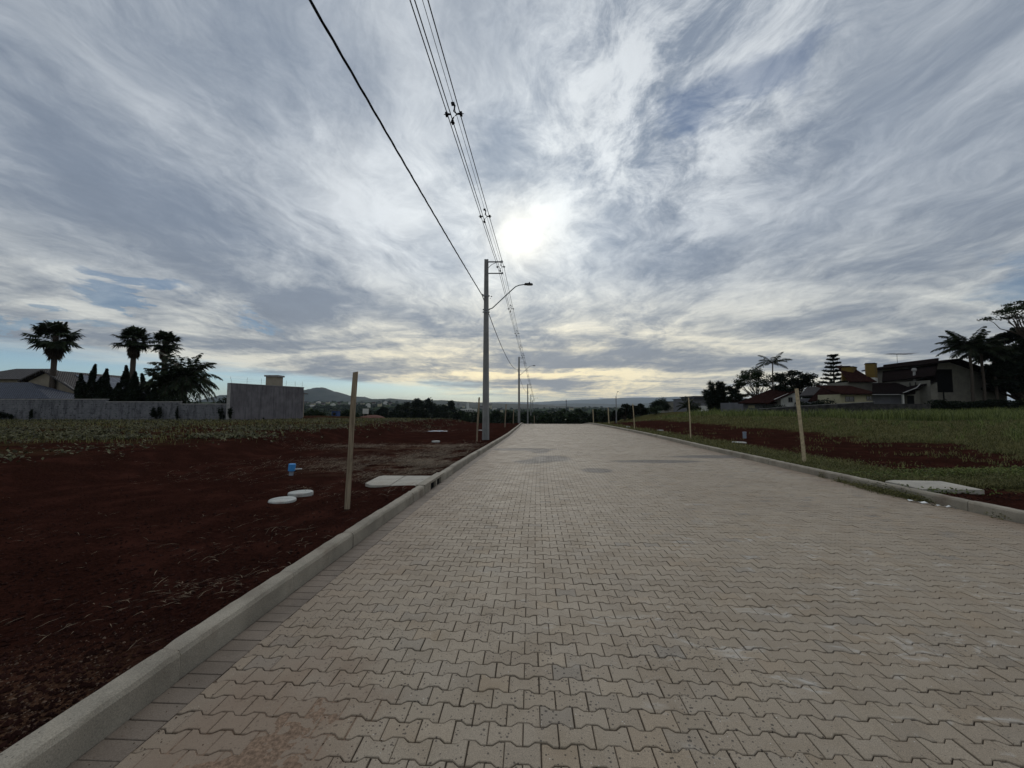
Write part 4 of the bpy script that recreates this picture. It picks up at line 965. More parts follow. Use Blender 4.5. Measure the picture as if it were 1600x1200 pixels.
# weeds and creepers on the wall
for i, (px, pt, w, lab) in enumerate(((248, 632, 1.0, 'dark bushy creeper leaning on the wall below the feather palm'), (279, 629, .25, 'thin dark stem creeper by the first coping step'), (348, 634, .55, 'dark creeper on the low wall next to the tall one'), (363, 632, .5, 'dark creeper at the corner of the tall wall'), (412, 650, .4, 'small dark weed at the foot of the tall wall'), (8, 640, 1.1, 'creeper at the foot of the wall at the left edge'), (20, 645, .8, 'second creeper from the left edge on the wall'), (52, 634, .35, 'thin creeper climbing the wall under the first palm'))):
    Y = 36.7 if px != 412 else 40.0; x = xpx(px, Y); z = gz(x, Y); h = max(zpx(pt, Y)-z, .3); make_shrub('creeper', (x, Y-.05, z), (w, .25, h), lab, 40+i, 'leafdark', int(240+500*w*h), .06, group='weeds and creepers on the wall', cat='creeper', lumps=9)
# ================================================================== RIGHT : houses
def gable(mb_w, mb_r, x0, x1, y0, y1, zb, ze, zr_, ridge='x', ov=.5, th=.12):
    if ridge == 'x':
        ym = (y0+y1)/2; mb_w.prism([(y0, zb), (y1, zb), (y1, ze), (ym, zr_-.08), (y0, ze)], x0, x1, 'x'); k = (zr_-ze)/(ym-y0)
        mb_r.slab([(x0-ov, y0-ov, ze-k*ov), (x1+ov, y0-ov, ze-k*ov), (x1+ov, ym, zr_), (x0-ov, ym, zr_)], th); mb_r.slab([(x1+ov, y1+ov, ze-k*ov), (x0-ov, y1+ov, ze-k*ov), (x0-ov, ym+.003, zr_), (x1+ov, ym+.003, zr_)], th)
    else:
        xm = (x0+x1)/2; mb_w.prism([(x0, zb), (x1, zb), (x1, ze), (xm, zr_-.08), (x0, ze)], y0, y1); k = (zr_-ze)/(xm-x0)
        mb_r.slab([(x0-ov, y1+ov, ze-k*ov), (x0-ov, y0-ov, ze-k*ov), (xm, y0-ov, zr_), (xm, y1+ov, zr_)], th); mb_r.slab([(x1+ov, y0-ov, ze-k*ov), (x1+ov, y1+ov, ze-k*ov), (xm+.003, y1+ov, zr_), (xm+.003, y0-ov, zr_)], th)
def win(t, x0, x1, y, z0, z1, fr='dimwhite'):
    o = MB(); w = .06
    o.bb(x0-w, x1+w, y-.05, y-.003, z1, z1+w); o.bb(x0-w, x1+w, y-.05, y-.003, z0-w, z0); o.bb(x0-w, x0, y-.05, y-.003, z0+.001, z1-.001); o.bb(x1, x1+w, y-.05, y-.003, z0+.001, z1-.001); o.bb((x0+x1)/2-.02, (x0+x1)/2+.02, y-.045, y-.004, z0+.001, z1-.001)
    fo = o.build('window', M[fr], t); o = MB(); o.bb(x0, x1, y-.02, y-.006, z0, z1); g_ = o.build('pane', M['glass'], None, org=tuple(t.location)); g_.parent = fo; g_.location = (0, 0, 0)
# the big house, several wings sharing one body
Y1 = 46.; gx = xpx(1400, Y1); hr = thing('house', (gx, Y1, gz(gx, Y1)), 'big dark tiled house with two ochre chimneys on the right', 'house')
X = lambda px, Y=Y1: xpx(px, Y); Z = lambda py, Y=Y1: zpx(py, Y)
zb = gz(gx, Y1)-.6
# low front wing with cream wall and two windows
o = MB(); o.bb(X(1312), X(1362), Y1, Y1+3.4, zb, Z(616)); o.build('wall', M['cream'], hr)
win(hr, X(1320), X(1332.5), Y1, Z(627), Z(620)); win(hr, X(1353), X(1362)-.1, Y1, Z(625.5), Z(619.5))
o = MB(); o.lathe([(.10, -.02), (.10, .02)], (0, 0, 0), 12); 
o = MB(); o.slab([(X(1306), Y1-.7, Z(617)), (X(1366), Y1-.7, Z(617)), (X(1366)+.1, Y1+3.5, Z(604, Y1+3.5)), (X(1311), Y1+3.5, Z(604, Y1+3.5))], .14); o.build('roof', M['redtile'], hr)
# upper white strip with its dark red roof
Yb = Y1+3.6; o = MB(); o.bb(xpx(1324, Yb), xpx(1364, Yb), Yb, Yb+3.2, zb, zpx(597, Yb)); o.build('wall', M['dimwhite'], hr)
o = MB(); o.slab([(xpx(1321, Yb), Yb-.5, zpx(597.5, Yb-.5)), (xpx(1364, Yb), Yb-.5, zpx(597.5, Yb-.5)), (xpx(1366, Yb), Yb+3.5, zpx(573, Yb+3.5)), (xpx(1345, Yb), Yb+3.5, zpx(573, Yb+3.5))], .14); o.build('roof', M['redtile'], hr)
def chim(px0, px1, pyt, pyb, Y, dep, white=None):
    x0, x1 = xpx(px0, Y), xpx(px1, Y); W = x1-x0; kf = .42; A_ = (x0, Y+.55*W*kf); B_ = (x0+W*kf, Y); C_ = (x1, Y+W*(1-kf)*.72); D_ = (x0+W*(1-kf), Y+W*.95)
    def blk(gr, z0, z1):
        cx_, cy_ = (A_[0]+C_[0])/2, (A_[1]+C_[1]+B_[1]+D_[1])/4; pp = [(cx_+(q[0]-cx_)*gr, cy_+(q[1]-cy_)*gr) for q in (A_, B_, C_, D_)]
        o = MB(); o.add([(u, v, z0) for u, v in pp]+[(u, v, z1) for u, v in pp], [(3,2,1,0),(4,5,6,7),(0,1,5,4),(1,2,6,5),(2,3,7,6),(3,0,4,7)]); return o
    c = blk(1, zpx(pyb, Y), zpx(pyt, Y)-.07).build('chimney', M['yellow'], hr)
    k = blk(1.08, zpx(pyt, Y)-.069, zpx(pyt, Y)+.02).build('chimney_cap', M['darktile'], None, org=tuple(hr.location)); k.parent = c; k.location = (0, 0, 0)
    if white: blk(.985, zpx(white, Y), zpx(pyb, Y)-.001).build('chimney_base', M['white'], hr)
chim(1322, 1351, 572.5, 594, Y1+5.2, 1.8); chim(1359, 1380.5, 567, 589.8, Y1+3.9, 1.9, 601)
# main roof, ridge climbing to the right (its near end is closer)
o = MB(); Ya, Yc = 56., 48.5
A1 = P(1381, 571.5, Ya); A2 = P(1467, 561, Yc); B1 = P(1379, 598, Ya-6); B2 = P(1462, 588, Yc-4.6)
o.slab([B1, B2, A2, A1], .16); Bk = A2+Vector((2, 5, -2.6)); Bl = A1+Vector((2, 5, -2.6)); o.slab([Bk, Bl, A1+Vector((0, .01, 0)), A2+Vector((0, .01, 0))], .16); mr = o.build('roof', M['darktile'], hr)
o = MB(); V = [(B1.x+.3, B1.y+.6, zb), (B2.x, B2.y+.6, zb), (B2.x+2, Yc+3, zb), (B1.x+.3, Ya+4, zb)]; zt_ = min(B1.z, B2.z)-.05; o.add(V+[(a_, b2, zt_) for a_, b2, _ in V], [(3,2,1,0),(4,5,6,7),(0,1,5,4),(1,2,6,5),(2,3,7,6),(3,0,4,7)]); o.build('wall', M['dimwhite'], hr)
for k0, k1 in ((.13, .19), (.27, .30), (.36, .39), (.52, .60), (.64, .70)):
    a_ = B1.lerp(B2, k0); b2 = B1.lerp(B2, k1); o = MB(); o.bb(a_.x, b2.x, min(a_.y, b2.y)+.3, min(a_.y, b2.y)+.4, zt_-1.0, zt_-.1); o.build('window', M['glass'], hr)
# pale flashing lines lying on the tiles
o = MB()
for (x0, y0, x1, y1) in ((1384, 589, 1421, 577.5), (1417, 590, 1426, 571), (1437, 586, 1458, 567.5)):
    def onroof(px, py):
        v = raydir(px, py); nrm = (B2-B1).cross(A2-B2).normalized(); k = (B1-Vector((0,0,CAMZ))).dot(nrm)/v.dot(nrm); return Vector((0,0,CAMZ))+v*(k*.994)
    o.tube([onroof(x0, y0), onroof(x1, y1)], .05, 5)
o.build('roof_flashing', M['coping'], hr)
# middle lower roof and the porch in front
o = MB(); o.slab([P(1363, 616, 45.2), P(1430, 616, 45.2), P(1428, 599, 48.6), P(1363, 600, 48.6)], .14); o.build('roof', M['darktile'], hr)
o = MB(); o.bb(X(1362.3), X(1410), Y1+.2, Y1+3, zb, Z(615)); o.build('wall', M['greybldg'], hr)
o = MB(); o.tube([P(1363, 616.5, 45.1), P(1409, 616.3, 45.1)], .045, 6); o.build('gutter_pipe', M['coping'], hr)
o = MB(); o.bb(X(1409, 45.4), X(1411.5, 45.4), 45.4, 45.55, zb, zpx(616, 45.4)); o.build('porch_post', M['white'], hr)
# sloping roof of the right part over a slanted white wall
o = MB(); o.slab([P(1410, 616, 44.9), P(1462, 596, 44.9), P(1462, 585, 48.5), P(1410, 606, 48.5)], .16); o.build('roof', M['darktile'], hr)
o = MB(); o.tube([P(1411, 614, 44.8), P(1432, 606, 44.8), P(1438, 599.5, 44.8)], .05, 5); o.build('roof_edge_trim', M['coping'], hr)
o = MB(); o.prism([(X(1411.6), zb), (X(1460)-.002, zb), (X(1460)-.002, Z(597.5)), (X(1423), Z(613.5)), (X(1411.6), Z(618))], Y1-.3, Y1+2.6); o.build('wall', M['dimwhite'], hr)
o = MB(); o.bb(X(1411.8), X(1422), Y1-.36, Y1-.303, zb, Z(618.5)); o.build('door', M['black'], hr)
# vent pipe with cowl
o = MB(); v0 = P(1428.5, 603, 46.8); v1 = P(1428.5, 580, 46.8); o.tube([v0, v1], .12, 10); o.build('vent_pipe', M['coping'], hr); o = MB(); o.lathe([(.16, -.02), (.24, .06), (.22, .3), (.12, .38)], tuple(v1), 10); o.build('vent_cowl', M['coping'], hr)
# TV antenna
an = P(1402.5, 572, 52.); t = thing('tv_antenna', tuple(an), 'thin television antenna with long boom standing on the dark roof', 'antenna'); zt_ = P(1402.5, 553, 52.).z
o = MB(); o.tube([(an.x, an.y, an.z-.6), (an.x, an.y, zt_)], .022, 5); o.build('mast', M['dark'], t)
o = MB(); o.tube([(an.x-1.35, an.y, zt_), (an.x+2.1, an.y, zt_-.05)], .02, 5); o.build('boom', M['dark'], t)
o = MB()
for i in range(16):
    xx = an.x-1.3+i*.22; L = .55+.5*(i/15); o.tube([(xx, an.y-L, zt_), (xx, an.y+L, zt_)], .008, 4)
o.build('elements', M['dark'], t)
# gabled white house at the far right
Y2 = 47.; zb = gz(X(1520), Y2)-.6
h2 = thing('house', (xpx(1520, Y2), Y2, gz(xpx(1520, Y2), Y2)), 'white gabled house with a tall dark opening behind the slim palms', 'house')
pk = P(1498, 562, Y2-1); x0, x1 = xpx(1461, Y2), xpx(1572, Y2)
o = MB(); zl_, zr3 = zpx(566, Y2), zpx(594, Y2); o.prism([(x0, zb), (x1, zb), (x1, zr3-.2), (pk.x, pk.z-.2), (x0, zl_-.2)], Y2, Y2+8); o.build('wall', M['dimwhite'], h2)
o = MB(); zR = zpx(603, Y2); xR = xpx(1592, Y2); o.slab([(pk.x, Y2-1, pk.z), (xR, Y2-1, zR), (xR, Y2+9, zR), (pk.x, Y2+9, pk.z)], .16); o.build('roof', M['darktile'], h2)
o = MB(); xL = xpx(1452, Y2); o.slab([(xL, Y2-1, zpx(570, Y2)), (pk.x-.003, Y2-1, pk.z), (pk.x-.003, Y2+9, pk.z), (xL, Y2+9, zpx(570, Y2))], .16); o.build('roof', M['darktile'], h2)
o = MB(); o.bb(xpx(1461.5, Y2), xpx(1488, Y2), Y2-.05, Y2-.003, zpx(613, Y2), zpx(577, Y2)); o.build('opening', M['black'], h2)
o = MB(); o.bb(xpx(1542, Y2), xpx(1554, Y2), Y2-.05, Y2-.003, zpx(597, Y2), zpx(595.6, Y2)); o.build('ledge', M['darktile'], h2)
o = MB(); o.bb(xpx(1473.5, Y2-.6), xpx(1474.6, Y2-.6), Y2-.6, Y2-.5, zb, zpx(611, Y2)); o.build('porch_post', M['black'], h2)
# red roofed house in the middle
Y3 = 55.; zb = gz(xpx(1230, Y3), Y3)-.8; h3 = thing('house', (xpx(1215, Y3), Y3, zb+.8), 'low house with a broad red tiled roof behind the tall grass', 'house')
o = MB(); xa, xb = xpx(1160, Y3), xpx(1243, Y3); o.bb(xa, xb, Y3, Y3+6, zb, zpx(629, Y3)); o.build('wall', M['greybldg'], h3)
o = MB(); o.slab([(xpx(1152, Y3-.8), Y3-.8, zpx(631, Y3-.8)), (xpx(1246, Y3-.8), Y3-.8, zpx(631, Y3-.8)), P(1247, 610, Y3+4.5), P(1203, 610, Y3+4.5)], .16); o.build('roof', M['redtile'], h3)
o = MB(); o.bb(xpx(1168, Y3), xpx(1177.5, Y3), Y3-.06, Y3-.003, zpx(637.5, Y3), zpx(633.5, Y3)); o.build('shutter', M['cream'], h3)
o = MB(); a0, a1 = xpx(1219, Y3-1.6), xpx(1242, Y3-1.6); o.prism([(a0, zb), (a1, zb), (a1, zpx(614, Y3-1.6)), (a0, zpx(623.5, Y3-1.6))], Y3-1.6, Y3-.2); o.build('wall', M['white'], h3)
win(h3, xpx(1231, Y3-1.6), xpx(1236.5, Y3-1.6), Y3-1.6, zpx(628, Y3-1.6), zpx(621.5, Y3-1.6))
o = MB(); o.slab([P(1197, 632.5, Y3-2.4), P(1245, 611.5, Y3-2.4), P(1245, 610.5, Y3), P(1200, 630.5, Y3)], .14); o.build('roof', M['redtile'], h3)
# second red roof joined to the big house
Y4 = 50.; h4 = thing('house', (xpx(1290, Y4), Y4, gz(xpx(1290, Y4), Y4)), 'long low red tiled roof left of the cream wall with two windows', 'house'); zb = gz(xpx(1290, Y4), Y4)-.6
o = MB(); o.bb(xpx(1272, Y4), xpx(1311, Y4), Y4, Y4+5, zb, zpx(622, Y4)); o.build('wall', M['greybldg'], h4)
o = MB(); o.slab([P(1262, 628, Y4-.8), P(1313, 628, Y4-.8), P(1316, 604.5, Y4+3.5), P(1285, 604.5, Y4+3.5)], .16); o.build('roof', M['redtile'], h4)
o = MB(); o.slab([P(1248, 620, Y4+4), P(1290, 618, Y4+4), P(1290, 605.5, Y4+7), P(1262, 606, Y4+7)], .16); o.build('roof', M['greytile'], h4)
# grey modern house at the left of the right group
Y5 = 92.; h5 = thing('house', (xpx(1090, Y5), Y5, gz(xpx(1090, Y5), Y5)), 'grey flat roofed modern house left of the dark cypress like trees', 'house'); zb = gz(xpx(1090, Y5), Y5)-3
o = MB(); o.bb(xpx(1076, Y5), xpx(1104, Y5), Y5, Y5+9, zb, zpx(623, Y5)); o.bb(xpx(1087, Y5), xpx(1104, Y5)+.5, Y5+1, Y5+8, zpx(623, Y5)-.5, zpx(619.5, Y5)); o.build('wall', M['greybldg'], h5)
o = MB(); o.bb(xpx(1075, Y5), xpx(1106, Y5), Y5-.6, Y5+9.5, zpx(623, Y5)+.002, zpx(622.3, Y5)); o.bb(xpx(1085.5, Y5), xpx(1106, Y5), Y5+.4, Y5+8.6, zpx(619.5, Y5)+.002, zpx(618.6, Y5)); o.build('roof', M['bluetile'], h5)
for a_, b2, c_, e_ in ((1090, 1094, 629, 633.5), (1096, 1103, 627.5, 629), (1080, 1085, 628, 632)): 
    o = MB(); o.bb(xpx(a_, Y5), xpx(b2, Y5), Y5-.08, Y5-.005, zpx(e_, Y5), zpx(c_, Y5)); o.build('window', M['glass'], h5)
o = MB(); o.bb(xpx(1089, Y5), xpx(1104, Y5), Y5-.5, Y5-.1, zb, zpx(634, Y5)); o.build('garden_wall', M['white'], h5)
Y6 = 110.; h6 = thing('house', (xpx(1048, Y6), Y6, gz(xpx(1048, Y6), Y6)), 'pale boxy house half hidden by bushes left of the grey modern one', 'house'); zb = gz(xpx(1048, Y6), Y6)-3
o = MB(); o.bb(xpx(1051, Y6), xpx(1066, Y6), Y6, Y6+9, zb, zpx(627.5, Y6)); o.build('wall', M['dimwhite'], h6)
o = MB(); o.bb(xpx(1050.5, Y6), xpx(1066.5, Y6), Y6-.3, Y6+9.3, zpx(627.5, Y6)+.002, zpx(626.8, Y6)); o.build('roof', M['bluetile'], h6)
for a_ in (1053.5, 1059): o = MB(); o.bb(xpx(a_, Y6), xpx(a_+3, Y6), Y6-.08, Y6-.005, zpx(634, Y6), zpx(630.5, Y6)); o.build('window', M['glass'], h6)
# boundary wall of the right lots
bw = thing('boundary_wall', (xpx(1300, 41), 41, gz(xpx(1300, 41), 41)), 'dark long boundary wall with a thin pale top edge in front of the right houses', 'wall')
o = MB(); p_ = [P(1185, 638.6, 52), P(1240, 634.5, 47), P(1365, 627.5, 41)]
for a_, b2 in zip(p_, p_[1:]):
    o.slab([(a_.x, a_.y, a_.z-.05), (b2.x, b2.y, b2.z-.05), (b2.x, b2.y, -1), (a_.x, a_.y, -1)], .15)
o.build('wall_panel', mat('dark_wall', (.045,.042,.04), .95, .5, 2., .01), bw)  # very dark brownish grey wall face, mottled at random
o = MB()
for a_, b2 in zip(p_, p_[1:]): o.slab([(a_.x, a_.y-.04, a_.z-.045), (b2.x, b2.y-.04, b2.z-.045), (b2.x, b2.y-.04, b2.z), (a_.x, a_.y-.04, a_.z)], -.24)
o.build('coping', M['coping'], bw)
o = MB(); a_ = p_[2]; o.bb(a_.x+.002, xpx(1452, 41), 41, 41.2, -1, zpx(631, 41)); o.build('wall_panel', bpy.data.materials['dark_wall'], bw)
# ------------------------------------------------------------------ right vegetation
def hedge():
    x0, x1 = xpx(1445, 41.5), xpx(1640, 41.5); n = 17000; rg = np.random.default_rng(5); xs_ = rg.uniform(x0, x1, n); k = rg.random(n); top = 1.55+(fbm(xs_*1.3, xs_*0, 4)-.47)*.9
    top = top*sst(xs_, x0, x0+1.2)**.5
    z = .1+top*k**.6; yy = 41.6+rg.normal(0, .38, n); return leaves(np.stack([xs_, yy, z+gz(x0, 41.5)-.1], 1), .085, rg=rg)
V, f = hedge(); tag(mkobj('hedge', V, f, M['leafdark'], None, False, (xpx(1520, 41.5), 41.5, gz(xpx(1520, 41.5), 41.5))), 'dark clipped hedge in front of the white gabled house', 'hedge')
def T(px, pyt, Y, W_, label, seed, name='broadleaf_tree', **kw):
    x = xpx(px, Y); z = gz(x, Y); return make_tree(name, (x, Y, z), zpx(pyt, Y)-z, W_, label, seed=seed, **kw)
px2m = lambda w, Y: w/F*Y
T(1183, 571, 62, px2m(74, 62), 'open feathery tree with bare lower limbs above the red roof', 51, clumps=46, leafn=120, lsize=.13, trunk=.22, spread=(.62, 1.0), flat=.55, tr=.16)
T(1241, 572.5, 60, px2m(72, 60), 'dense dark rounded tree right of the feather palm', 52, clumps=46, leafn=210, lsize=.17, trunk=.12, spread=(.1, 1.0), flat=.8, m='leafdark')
x = xpx(1208, 59); make_feather_palm('feather_palm', (x, 59, gz(x, 59)), zpx(567, 59)-gz(x, 59), 2.5, 11, 'slender palm standing above the trees behind the red roof', seed=61, droop=.9, leafl=.5, tr=.09, els=(.05, 1.1), wid=.05)
def yucca(px_list, Y, lab, seed, ns='yucca'):
    x = xpx(sum(p[0] for p in px_list)/len(px_list), Y); z = gz(x, Y); rg = np.random.default_rng(seed); t = thing(ns, (x, Y, z), lab, 'tree'); o = MB(); parts = []
    for px, py, r in px_list:
        X_ = xpx(px, Y); zt_ = zpx(py, Y); yy = Y+rg.normal(0, .4); o.tube([(x+(X_-x)*.4, yy, z-.2), (x+(X_-x)*.8, yy, z+(zt_-z)*.5), (X_, yy, zt_)], [.16, .1, .06], 6)
        for zz in np.arange(z+(zt_-z)*.15, zt_, r*.8):
            c = np.array([x+(X_-x)*(.4+.6*(zz-z)/(zt_-z)), yy, zz]); n = 150; dd = unit(rg.normal(0, 1, (n, 3))+(0, 0, .25)); w = unit(np.cross(dd, rg.normal(0, 1, (n, 3))))*.04; L = r*rg.uniform(.7, 1.25, n)[:,None]
            parts.append((np.stack([c+dd*.05-w*.5, c+dd*L*.5-w, c+dd*L, c+dd*L*.5+w], 1).reshape(-1, 3), np.arange(4*n).reshape(-1, 4)))
    o.build('trunk', M['bark'], t); V, f = merge(parts); mkobj('crown', V, f, M['leafdark'], t)
yucca([(1101, 611, .8), (1110, 600, .9), (1104, 618, .9), (1115, 610, 1.), (1122, 600, .6), (1128, 596, .75), (1121, 612, 1.), (1130, 607, 1.), (1111, 625, 1.), (1125, 625, 1.), (1135, 618, 1.)], 63, 'ragged dark clump of spiky topped trees right of the grey modern house', 71)
T(1146, 599, 64, px2m(44, 64), 'dark leafy tree joined to the right of the spiky clump', 72, clumps=30, leafn=170, lsize=.16, trunk=.15, spread=(.15, 1.), m='leafdark')
# tiered conifer
def conifer(px, pyt, Y, lab):
    x = xpx(px, Y); z = gz(x, Y); zt_ = zpx(pyt, Y); rg = np.random.default_rng(81); t = thing('araucaria_tree', (x, Y, z), lab, 'tree'); o = MB(); o.tube([(x, Y, z-.2), (x, Y, zt_-.2)], [.2, .04], 8); parts = []
    H = zt_-z; lv_ = np.linspace(.22, .97, 12)
    for k in lv_:
        rad = (1-k)*2.6*(.8+.35*rg.random())+.55; nb = 9; a0 = rg.uniform(0, 6)
        for j in range(nb):
            a = a0+j*2*np.pi/nb; r = rad*rg.uniform(.75, 1.1); tip = np.array([x+math.cos(a)*r, Y+math.sin(a)*r, z+H*k+r*.16]); b0 = np.array([x, Y, z+H*k]); o.tube([tuple(b0), tuple(b0*.5+tip*.5-np.array([0, 0, .05])), tuple(tip)], [.035, .02, .01], 4, False)
            u = rg.uniform(.15, 1, int(60+45*r)); c = b0+(tip-b0)*u[:,None]+rg.normal(0, .085, (len(u), 3))*(1, 1, .7)-np.stack([0*u, 0*u, .06*np.sin(u*3.1)], 1); parts.append(leaves(c, .11, rg=rg))
    parts.append(leaves(clump_pts((x, Y, zt_-.35), (.55, .55, .35), 220, rg), .1, rg=rg))
    o.build('trunk', M['bark'], t, True); V, f = merge(parts); mkobj('crown', V, f, M['leafdark'], t)
conifer(1303.5, 553, 58, 'tall tiered conifer left of the ochre chimneys')
T(1278, 603, 57, 3.2, 'low dark bush under the tiered conifer', 73, clumps=20, leafn=120, trunk=.1, spread=(.1, 1.), m='leafdark')
x = xpx(1272, 47); make_shrub('shrub', (x, 47, gz(x, 47)), (4.4, 2, 2.2), 'dark garden shrubs between the two red roofed houses', 74, 'leafdark', 2600, .11, lumps=16)
x = xpx(1210, 52); make_shrub('shrub', (x, 52.4, gz(x, 52)), (3.2, 1.4, 1.35), 'low dark shrub in front of the red roofed house', 75, 'leafdark', 1200, .09, lumps=9)
# slim palms and big dark trees at the right edge
for i, (px, pb, Y, L, lab) in enumerate(((1519, 541, 44.3, 3.0, 'tallest slim palm leaning fronds to the left in front of the white gable'), (1537, 548, 44.6, 2.3, 'second slim palm, right behind the tallest one'), (1556, 556, 45., 2.3, 'third slim palm merging with the big dark tree'))):
    x = xpx(px, Y); make_feather_palm('slim_palm', (x, Y, gz(x, Y)), zpx(pb, Y)-gz(x, Y), L, 26 if i == 0 else 22, lab, 'slim palms beside the white gabled house', seed=90+i, droop=.75 if i == 0 else 1.0, leafl=.55, tr=.13, els=(-.15, 1.15), wid=.085, azs=(3.14, 2.6, 3.6, 1.2, 0., 4.4) if i == 0 else None)
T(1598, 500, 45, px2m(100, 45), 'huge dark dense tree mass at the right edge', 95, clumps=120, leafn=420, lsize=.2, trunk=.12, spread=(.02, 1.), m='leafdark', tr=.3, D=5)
T(1640, 505, 46, px2m(110, 46), 'taller dark tree just past the right edge', 98, clumps=60, leafn=260, lsize=.19, trunk=.15, spread=(.05, 1.), m='leafdark', tr=.3, D=6)
T(1612, 463, 43.5, px2m(116, 43.5), 'airy flat layered branches reaching in at the upper right edge', 96, clumps=46, leafn=70, lsize=.12, trunk=.62, spread=(.72, 1.), flat=.3, tr=.2, D=6)
x = xpx(1598, 39); make_shrub('shrub', (x, 38.6, gz(x, 38.6)), (1.8, 1.5, 2.8), 'bright green leafy shrub cut by the right edge', 97, 'grass', 1400, .09, lumps=9)
# bushes by the far end of the right field
for i, (px, pt, w, Y, lab) in enumerate(((975, 630, 26, 78, 'dark round tree behind the lone slim lamp pole'), (988, 629.5, 22, 80, 'dark round tree top right of the lone lamp pole'), (1001, 631.5, 26, 82, 'rightmost of the dark round trees beyond the right field'), (960, 640, 14, 76, 'lower dark tree left of the lone lamp pole'))):
    T(px, pt, Y, px2m(w, Y), lab, 110+i, clumps=34, leafn=150, lsize=.2, trunk=.08, spread=(.02, 1.), m='leafdark', flat=.95, group='dark round trees at the end of the right field')
x = xpx(1074, 60); make_feather_palm('feather_palm', (x, 60, gz(x, 60)), .9, 1.9, 20, 'small bushy palm in the grass left of the grey house', seed=120, droop=1.1, leafl=.3, tr=.15, els=(-.1, 1.3), wid=.05)
make_shrub('shrub', (xpx(1088, 61), 61.5, gz(xpx(1088, 61), 61)), (2.0, 1.2, 1.5), 'dark shrub beside the small bushy palm', 121, 'leafdark', 900, .1)
make_shrub('shrub', (xpx(1036, 70), 72, gz(xpx(1036, 70), 72)), (3.6, 2, 3.1), 'dark bush among pale shrubs left of the boxy house', 122, 'leafdark', 1500, .13)
make_shrub('shrub', (xpx(1047, 70), 74, gz(xpx(1047, 70), 74)), (3.4, 2, 3.7), 'grey green bush just left of the boxy house', 123, 'farleaf', 1500, .13)
make_shrub('shrub', (xpx(1022, 70), 70, gz(xpx(1022, 70), 70)), (3.4, 2, 1.9), 'low pale bush at the end of the grassy field', 124, 'farleaf', 1100, .12)
# ================================================================== ground cover
def scat(n, x0, x1, y0, y1, rg): return rg.uniform(x0, x1, n), rg.uniform(y0, y1, n)
def kedge(x, y):
    s, t = st_of(x, y); return -t-HW, t-HW
def inslab(x, y):
    r = np.zeros(len(x), bool)
    for pl in SLABS:
        n = len(pl); c = np.zeros(len(x), bool)
        for i in range(n):
            (x1, y1), (x2, y2) = pl[i], pl[i-1]; c ^= ((y1 > y) != (y2 > y)) & (x < (x2-x1)*(y-y1)/((y2-y1) or 1e-9)+x1)
        r |= c
    return r
def stuff(name, parts, m, label):
    V, f = merge(parts); keep = ~inslab(V[f[:,0],0], V[f[:,0],1]); f = f[keep]; return tag(mkobj(name, V, f, M[m]), label, 'ground cover' , kind='stuff')
rg = np.random.default_rng(100)
def polar(n, ymin, ymax, a0, a1):
    """points spread so that their density falls with distance (even in the picture)"""
    u = rg.random(n); y = 1/((1-u)/ymin+u/ymax); t = rg.uniform(a0, a1, n); return t*y, y
# low broad-leaved weeds of the left field
def weeds(n, ymin, ymax):
    x, y = polar(n, ymin, ymax, -1.75, .02); a, b = kedge(x, y)
    dens = sst(a+(fbm(x*.25, y*.25, 11)-.47)*3.5, 6.6, 11.)*(.06+.94*sst(fbm(x*.45, y*.8, 12), .44, .57)); dens = np.where(y > 30, np.maximum(dens, sst(a, 5, 8)*.9), dens)
    k = (rg.random(n) < dens) & (a > 6.2) & ~((y > 36.5) & (x < -23.5)); return x[k], y[k]
x, y = weeds(7000, 4.2, 42); n = len(x); parts = []
rows = rg.random(n) < .5; x = np.where(rows, x, x)
for j in range(7):
    m = rg.random(n) < .8; sz = rg.uniform(.02, .055, m.sum())*(1+.010*y[m]); px_ = x[m]+rg.normal(0, .11, m.sum()); py_2 = y[m]+rg.normal(0, .09, m.sum())
    zz = ground(px_, py_2)+rg.uniform(.02, .14, m.sum()); az = rg.uniform(0, 6.28, m.sum()); el = rg.normal(.1, .35, m.sum()); A_ = np.stack([np.cos(az)*np.cos(el), np.sin(az)*np.cos(el), np.sin(el)], 1)*sz[:,None]; B_ = np.stack([-np.sin(az), np.cos(az), rg.normal(0, .25, m.sum())], 1)*(sz*.62)[:,None]; c = np.stack([px_, py_2, zz], 1)
    parts.append((np.stack([c-A_, c+A_*.1+B_, c+A_, c+A_*.1-B_], 1).reshape(-1, 3), np.arange(4*len(c)).reshape(-1, 4)))
x, y = weeds(16000, 14, 50); x2 = x; 
for j in range(3):
    px_ = x+rg.normal(0, .15, len(x)); py_2 = y+rg.normal(0, .2, len(x)); parts.append(leaves(np.stack([px_, py_2, ground(px_, py_2)+rg.uniform(.02, .16, len(x))], 1), .065, up=2, asp=.6, rg=rg))
stuff('field_weeds', parts, 'weed', 'low broad leaved pale green weeds covering the left field')
# thin grass between the weeds and at the far edge of the left field
x, y = polar(46000, 12, 56, -1.75, .02); a, b = kedge(x, y); k = (rg.random(len(x)) < sst(a+(fbm(x*.3, y*.3, 13)-.47)*4, 7.5, 13)*np.clip(.12+sst(y, 18, 34), 0, 1)) & (a > 5.5) & ~((y > 36.6) & (x < -23.5)); x, y = x[k], y[k]
stuff('field_grass', [blades(x, y, ground(x, y)-.01, rg.uniform(.08, .22, len(x)), .004+.0011*y, rg=rg)], 'shortgrass', 'short yellowish grass along the far edge of the left field')
